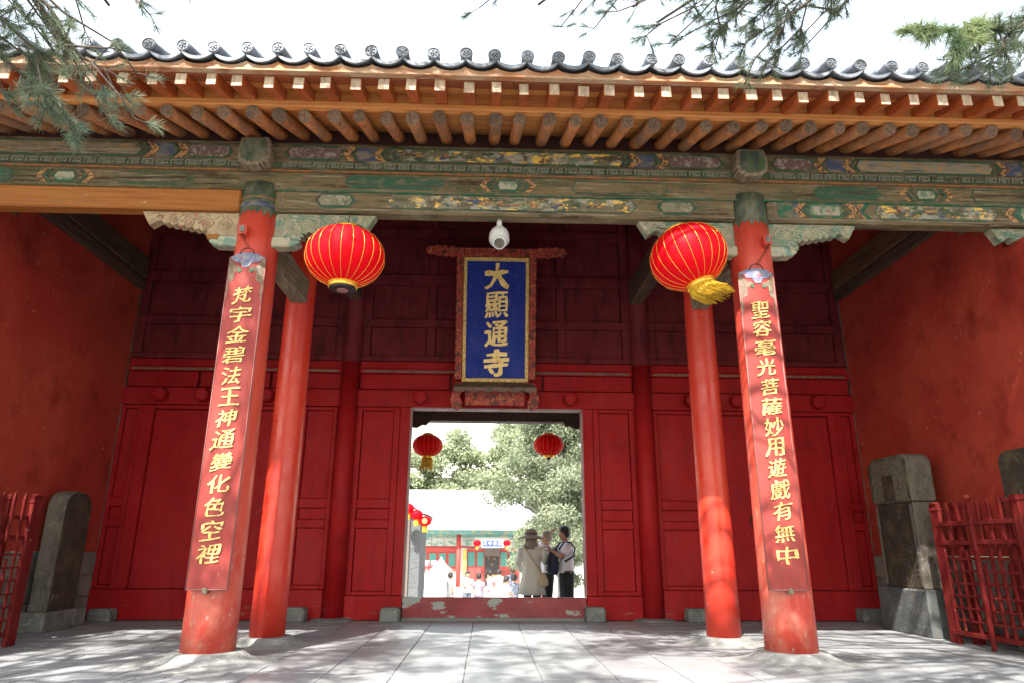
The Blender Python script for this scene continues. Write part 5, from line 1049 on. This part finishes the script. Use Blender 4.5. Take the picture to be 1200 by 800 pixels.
def person(loc, rot, H, label, arms, head=(0, .0), top=None, bottom=None, hair='short', shoes='trouser_black', group=None, extra=None, fingers=True, legs=None, seated=False, sleeve=.45):
    """local frame: facing -Y is forward (+Y is the back). arms: {'l': (elbow, wrist), 'r': ...} in units of H"""
    t = thing('person', loc, label, 'person', group); t.rotation_euler = (0, 0, rot); u = H
    ORG[t.name] = Vector((0, 0, 0))
    hx, hy = head; V = lambda *a: tuple(c_ * u for c_ in a)
    J = {'pelvis': (V(0, 0, .53), .085 * u), 'waist': (V(0, 0, .62), .072 * u), 'chest': (V(0, 0, .73), .088 * u), 'neck0': (V(0, .005, .82), .04 * u), 'neck': (V(hx * .4, hy * .4, .855), .032 * u),
         'head': (V(hx * .7, hy * .8 - .004, .905), .054 * u), 'crown': (V(hx, hy, .955), .052 * u), 'nose': (V(hx, hy - .062, .91), .010 * u)}
    E = [('pelvis', 'waist'), ('waist', 'chest'), ('chest', 'neck0'), ('neck0', 'neck'), ('neck', 'head'), ('head', 'crown'), ('head', 'nose')]
    for s_, sg_ in (('l', -1), ('r', 1)):
        J['ear' + s_] = (V(hx + sg_ * .056, hy + .005, .905), .009 * u); E.append(('head', 'ear' + s_))
        el, wr = arms[s_]
        J['sh' + s_] = (V(sg_ * .105, 0, .805), .038 * u); J['el' + s_] = (V(*el), .026 * u); J['wr' + s_] = (V(*wr), .017 * u)
        d = (Vector(wr) - Vector(el)).normalized(); sd = d.cross(Vector((0, 0, 1))) if abs(d.z) < .9 else d.cross(Vector((0, 1, 0))); sd.normalize(); nn = sd.cross(d)
        pm = Vector(wr) + d * .045; J['pm' + s_] = (tuple(pm * u), (.022 * u, .013 * u))
        E += [('chest', 'sh' + s_), ('sh' + s_, 'el' + s_), ('el' + s_, 'wr' + s_), ('wr' + s_, 'pm' + s_)]
        if fingers:
            for f_ in range(4):
                o_ = (f_ - 1.5) * .012; k1 = 'f%s%d' % (s_, f_); ln = (.04, .048, .045, .034)[f_]
                J[k1 + 'a'] = (tuple((pm + d * .022 + sd * o_) * u), .0052 * u); J[k1 + 'b'] = (tuple((pm + d * (.022 + ln * .6) + sd * o_ * 1.1 - nn * .010) * u), .0048 * u); J[k1 + 'c'] = (tuple((pm + d * (.022 + ln * .8) + sd * o_ * 1.1 - nn * .026) * u), .004 * u)
                E += [('pm' + s_, k1 + 'a'), (k1 + 'a', k1 + 'b'), (k1 + 'b', k1 + 'c')]
            J['th' + s_] = (tuple((Vector(wr) + d * .03 + sd * .028 * sg_) * u), .006 * u); J['ti' + s_] = (tuple((Vector(wr) + d * .055 + sd * .036 * sg_ - nn * .01) * u), .005 * u)
            E += [('pm' + s_, 'th' + s_), ('th' + s_, 'ti' + s_)]
        lg = (legs or {}).get(s_, ((sg_ * .052, 0, .285), (sg_ * .055, .01, .045)))
        J['hp' + s_] = (V(sg_ * .05, 0, .49), .06 * u); J['kn' + s_] = (V(*lg[0]), .036 * u); J['an' + s_] = (V(*lg[1]), .022 * u); J['to' + s_] = (V(lg[1][0], lg[1][1] - .085, .018 if lg[1][2] < .1 else lg[1][2] - .02), .019 * u)
        E += [('pelvis', 'hp' + s_), ('hp' + s_, 'kn' + s_), ('kn' + s_, 'an' + s_), ('an' + s_, 'to' + s_)]
    skin_body('body', J, E, 'pelvis', t, 'skin')
    X = lambda mb, n, m_: setattr(mb.build(n, m_, None), 'parent', t)
    def jp(k): return Vector(J[k][0])
    if top:
        mt, zh, fl = top       # material, hem height, flare
        rg = [(0, .0, zh, .098 + fl, .075 + fl * .8), (0, 0, zh + (.62 - zh) * .5, .095 + fl * .55, .072 + fl * .5), (0, 0, .62, .098, .074), (0, 0, .70, .106, .08), (0, 0, .77, .118, .076), (0, 0, .81, .112, .064), (0, .003, .832, .07, .05), (0, .004, .85, .045, .042)]
        X(MB().loft([tuple(c_ * u for c_ in r) for r in rg], 36, fn=lambda q, tt: 1 + (.035 * math.sin(q * 7 + 1) + .03 * math.sin(q * 4)) * (1 - tt) ** 1.2), 'top', mt)
        for s_ in 'lr':
            sv = MB()
            a, b, c_ = jp('sh' + s_), jp('el' + s_), jp('wr' + s_); k = sleeve
            if k > .9: pts, rs = [a, a.lerp(b, .5), b, b.lerp(c_, .5), b.lerp(c_, .96)], [.05, .045, .038, .034, .03]
            else: pts, rs = [a, a.lerp(b, .4), a.lerp(b, k + .25)], [.05, .047, .045]
            sv.tube([tuple(p_) for p_ in pts], [r * u for r in rs], 14); X(sv, 'sleeve', mt)
    if bottom:
        mb_, wid = bottom; tr = MB()
        for s_, sg_ in (('l', -1), ('r', 1)):
            k_, a_ = jp('kn' + s_), jp('an' + s_)
            tr.tube([tuple(jp('hp' + s_) + Vector((0, 0, .05 * u))), tuple(jp('hp' + s_)), tuple(k_), tuple(a_ + Vector((0, 0, .0)))], [.062 * u, .068 * u, (.046 + wid) * u, (.036 + wid * 1.5) * u], 16)
        tr.loft([tuple(c_ * u for c_ in r) for r in ((0, 0, .46, .09, .07), (0, 0, .52, .102, .078), (0, 0, .58, .092, .070))], 18); X(tr, 'trousers', mb_)
    for s_ in 'lr':
        sh = MB(); a = jp('an' + s_); b = jp('to' + s_); sh.tube([tuple(a + Vector((0, .03 * u, -.015 * u))), tuple(a + Vector((0, -.01 * u, -.012 * u))), tuple(b)], [.02 * u, .028 * u, .022 * u], 10); X(sh, 'shoe', shoes)
    if hair:
        hc = Vector(J['crown'][0]) + Vector((0, .012 * u, -.004 * u)); hb = MB()
        prof = [(.02, .062), (.045, .05), (.060, .022), (.063, -.012), (.060, -.04), (.045, -.065)]
        prof = [(a * u, b * u) for a, b in prof][::-1]
        hb.lathe(hc, prof, 24, fn=lambda q, z: (1 + .04 * math.sin(9 * q + z * 90)) * (.80 if (-2.6 < (q - 2 * math.pi if q > math.pi else q) < -.5 and z < .01 * u) else 1)); X(hb, 'hair', hair if hair in MATS else 'hair_black')
    if extra: extra(t, u, J, X)
    ORG[t.name] = Vector(loc); return t
def woman_extra(t, u, J, X):
    c = J['crown'][0]
    rg = [(.13, -.045), (.135, -.038), (.09, -.012), (.068, 0.0), (.072, .03), (.064, .055), (.035, .066), (.01, .067)]
    X(MB().lathe((c[0], c[1] + .01 * u, c[2] - .002), [(a * u, b * u) for a, b in rg], 32, fn=lambda q, z: 1 + (.12 * math.sin(2 * q + .8) + .05 * math.sin(5 * q)) * (1 if z < -.02 else 0)), 'sun_hat', 'hat_taupe')
    X(MB().lathe((c[0], c[1] + .01 * u, c[2]), [(.0725 * u, .002 * u), (.074 * u, .006 * u), (.074 * u, .018 * u), (.0725 * u, .022 * u)], 28), 'hat_band', 'stele_light')
    X(MB().loft([(c[0], c[1] + .02 * u, c[2] - .16 * u, .085 * u, .075 * u), (c[0], c[1] + .015 * u, c[2] - .10 * u, .075 * u, .07 * u), (c[0], c[1] + .01 * u, c[2] - .04 * u, .062 * u, .064 * u)], 20, fn=lambda q, tt: 1 + .05 * math.sin(5 * q)), 'neck_scarf', 'hat_taupe')
    pts = [(.095, -.02, .845), (.09, .06, .82), (.0, .098, .70), (-.09, .105, .58), (-.125, .08, .52)]
    X(MB().tube([tuple(a * u for a in p_) for p_ in pts], .008 * u, 5), 'bag_strap', 'bag_cream')
    b = MB().loft([tuple(a * u for a in r) for r in ((-.13, .10, .40, .035, .02), (-.13, .105, .42, .06, .03), (-.125, .105, .47, .062, .034), (-.12, .10, .53, .04, .025), (-.118, .1, .545, .02, .015))], 18); X(b, 'shoulder_bag', 'bag_cream')
def man3_extra(t, u, J, X):
    b = MB().loft([tuple(a * u for a in r) for r in ((0, -.15, .50, .06, .04), (0, -.155, .53, .092, .058), (0, -.15, .62, .095, .06), (0, -.145, .72, .085, .05), (0, -.135, .775, .05, .03))], 20); X(b, 'backpack', 'bag_navy')
    X(MB().box(-.05 * u, .05 * u, -.222 * u, -.205 * u, .535 * u, .63 * u), 'bag_pocket', 'bag_navy')
    X(MB().box(-.02 * u, .02 * u, -.2265 * u, -.2222 * u, .58 * u, .60 * u), 'bag_badge', 'cloth_pale')
    for s_ in (-1, 1): X(MB().tube([tuple(a * u for a in p_) for p_ in ((s_ * .06, -.10, .76), (s_ * .075, -.05, .838), (s_ * .085, .03, .835), (s_ * .09, .072, .77), (s_ * .108, .045, .69), (s_ * .105, -.05, .64))], .010 * u, 5), 'bag_strap', 'bag_navy')
def phone_extra(t, u, J, X):
    w = J['pmr'][0]; X(MB().box(w[0] - .02 * u, w[0] + .02 * u, w[1] - .05 * u, w[1] - .03 * u, w[2] - .0 * u, w[2] + .07 * u), 'phone', 'hair_black')
GZ = -.38
person((.86, 13.35, GZ), math.radians(172), 1.64, 'woman in long beige coat and floppy taupe sun hat, seen from behind',
       {'l': ((-.15, -.05, .66), (-.07, -.15, .74)), 'r': ((.16, -.02, .64), (.13, -.12, .56))}, (.01, -.015), ('coat_beige', .31, .055), ('trouser_black', 0), 'hair_black', extra=woman_extra, sleeve=1)
person((1.17, 13.75, GZ), math.radians(-75), 1.63, 'man in white shirt raising one arm, between the hatted woman and the backpack man',
       {'l': ((-.17, -.0, .92), (-.04, .07, 1.0)), 'r': ((.13, -.07, .66), (.08, -.17, .72))}, (0, -.01), ('shirt_white', .50, .01), ('trouser_black', .0), 'hat_taupe', extra=phone_extra)
person((1.50, 13.35, GZ), math.radians(-80), 1.71, 'young black-haired man with a navy backpack on his chest, rightmost in the doorway',
       {'l': ((-.13, -.09, .67), (-.02, -.17, .73)), 'r': ((.13, -.10, .68), (.03, -.18, .76))}, (0, -.028), ('shirt_white', .52, .012), ('trouser_black', .014), 'hair_black', extra=man3_extra)
# visitors farther back in the courtyard
sit = {'l': ((-.06, -.22, .50), (-.06, -.2, .27)), 'r': ((.06, -.22, .50), (.06, -.2, .27))}
dn = {'l': ((-.14, .01, .66), (-.15, -.03, .53)), 'r': ((.14, .01, .66), (.15, -.03, .53))}
fd = {'l': ((-.13, -.03, .67), (-.05, -.13, .64)), 'r': ((.13, -.03, .67), (.05, -.13, .64))}
crowd = [(1.02, 26, 'visitor in a slate grey hooded jacket with back turned, left of the hatted woman', fd, 'jacket_slate', 'cloth_blue', None, 0, 2.9),
         (-.75, 30, 'visitor in pale clothes left of the dark hall doorway', fd, 'cloth_pale', 'jacket_slate', None, 0, .4),
         (-.25, 27.5, 'visitor in a dusty purple top below the left edge of the hall doorway', dn, 'cloth_mauve', 'jacket_slate', None, 0, 2.6),
         (.22, 31, 'visitor in a pink top walking below the hall doorway', fd, 'cloth_pink', 'cloth_pale', None, 0, 2.2),
         (.62, 33, 'visitor in white with black hair below the right edge of the hall doorway', dn, 'cloth_pale', 'cloth_pale', None, 0, 3.1),
         (1.3, 35, 'visitor in a dark jacket beyond the slate grey hooded one', dn, 'jacket_slate', 'trouser_black', None, 0, 3.0),
         (.70, 24.5, 'visitor in a pale blouse just left of the slate grey hooded visitor', fd, 'cloth_pale', 'cloth_blue', None, 0, 1.9),
         (-2.75, 30, 'visitor in pale clothes near the incense burner', fd, 'cloth_pale', 'cloth_pale', None, 0, 1.2),
         (-1.35, 28, 'visitor in white between the incense burner and the hall column', dn, 'cloth_pale', 'cloth_pale', None, 0, 2.0),
         (1.95, 24, 'visitor in a pink jacket half hidden between the two men', fd, 'cloth_pink', 'cloth_blue', None, 0, .9)]
for x_, y_, lb_, ar, ct, cb_, lg, drop, ro in crowd:
    person((x_, y_, cz(y_) - drop), ro, 1.66, lb_, ar, (0, -.01), (ct, .5, .012), (cb_, 0), 'hair_black', fingers=False, legs=lg, group='visitors in the courtyard')
# incense burner and lotus lamp stand
ib = thing('incense_burner', (-2.1, 34, cz(34)), 'pale stone incense burner with a pointed roof in the courtyard', 'incense burner')
MB().lathe((-2.1, 34, cz(34)), [(.55, 0), (.5, .12), (.3, .3), (.26, .6), (.5, .8), (.56, 1.0), (.5, 1.15)], 20).build('bowl', 'marble', ib)
MB().lathe((-2.1, 34, cz(34)), [(.2, 1.16), (.2, 1.55), (.55, 1.6), (.25, 1.85), (.06, 2.1), (.02, 2.2)], 8, sm=False).build('canopy', 'marble', ib)
for k in range(5):
    x_ = -3.65 + k * .36; l_ = thing('lotus_lamp', (x_, 36, cz(36)), 'pale pink lamp on a thin pole, %s of the row of five' % ('leftmost', 'second from left', 'middle', 'second from right', 'rightmost')[k], 'lamp', 'pink pole lamps before the courtyard hall window')
    MB().cyl((x_, 36, cz(36)), (x_, 36, .1), .025, .02, 6).build('pole', 'marble', l_); MB().lathe((x_, 36, .1), [(.06, 0), (.15, .06), (.17, .2), (.15, .3), (.05, .32)], 10).build('lamp_shade', 'cloth_pink', l_)
print('objects', len(S.objects))
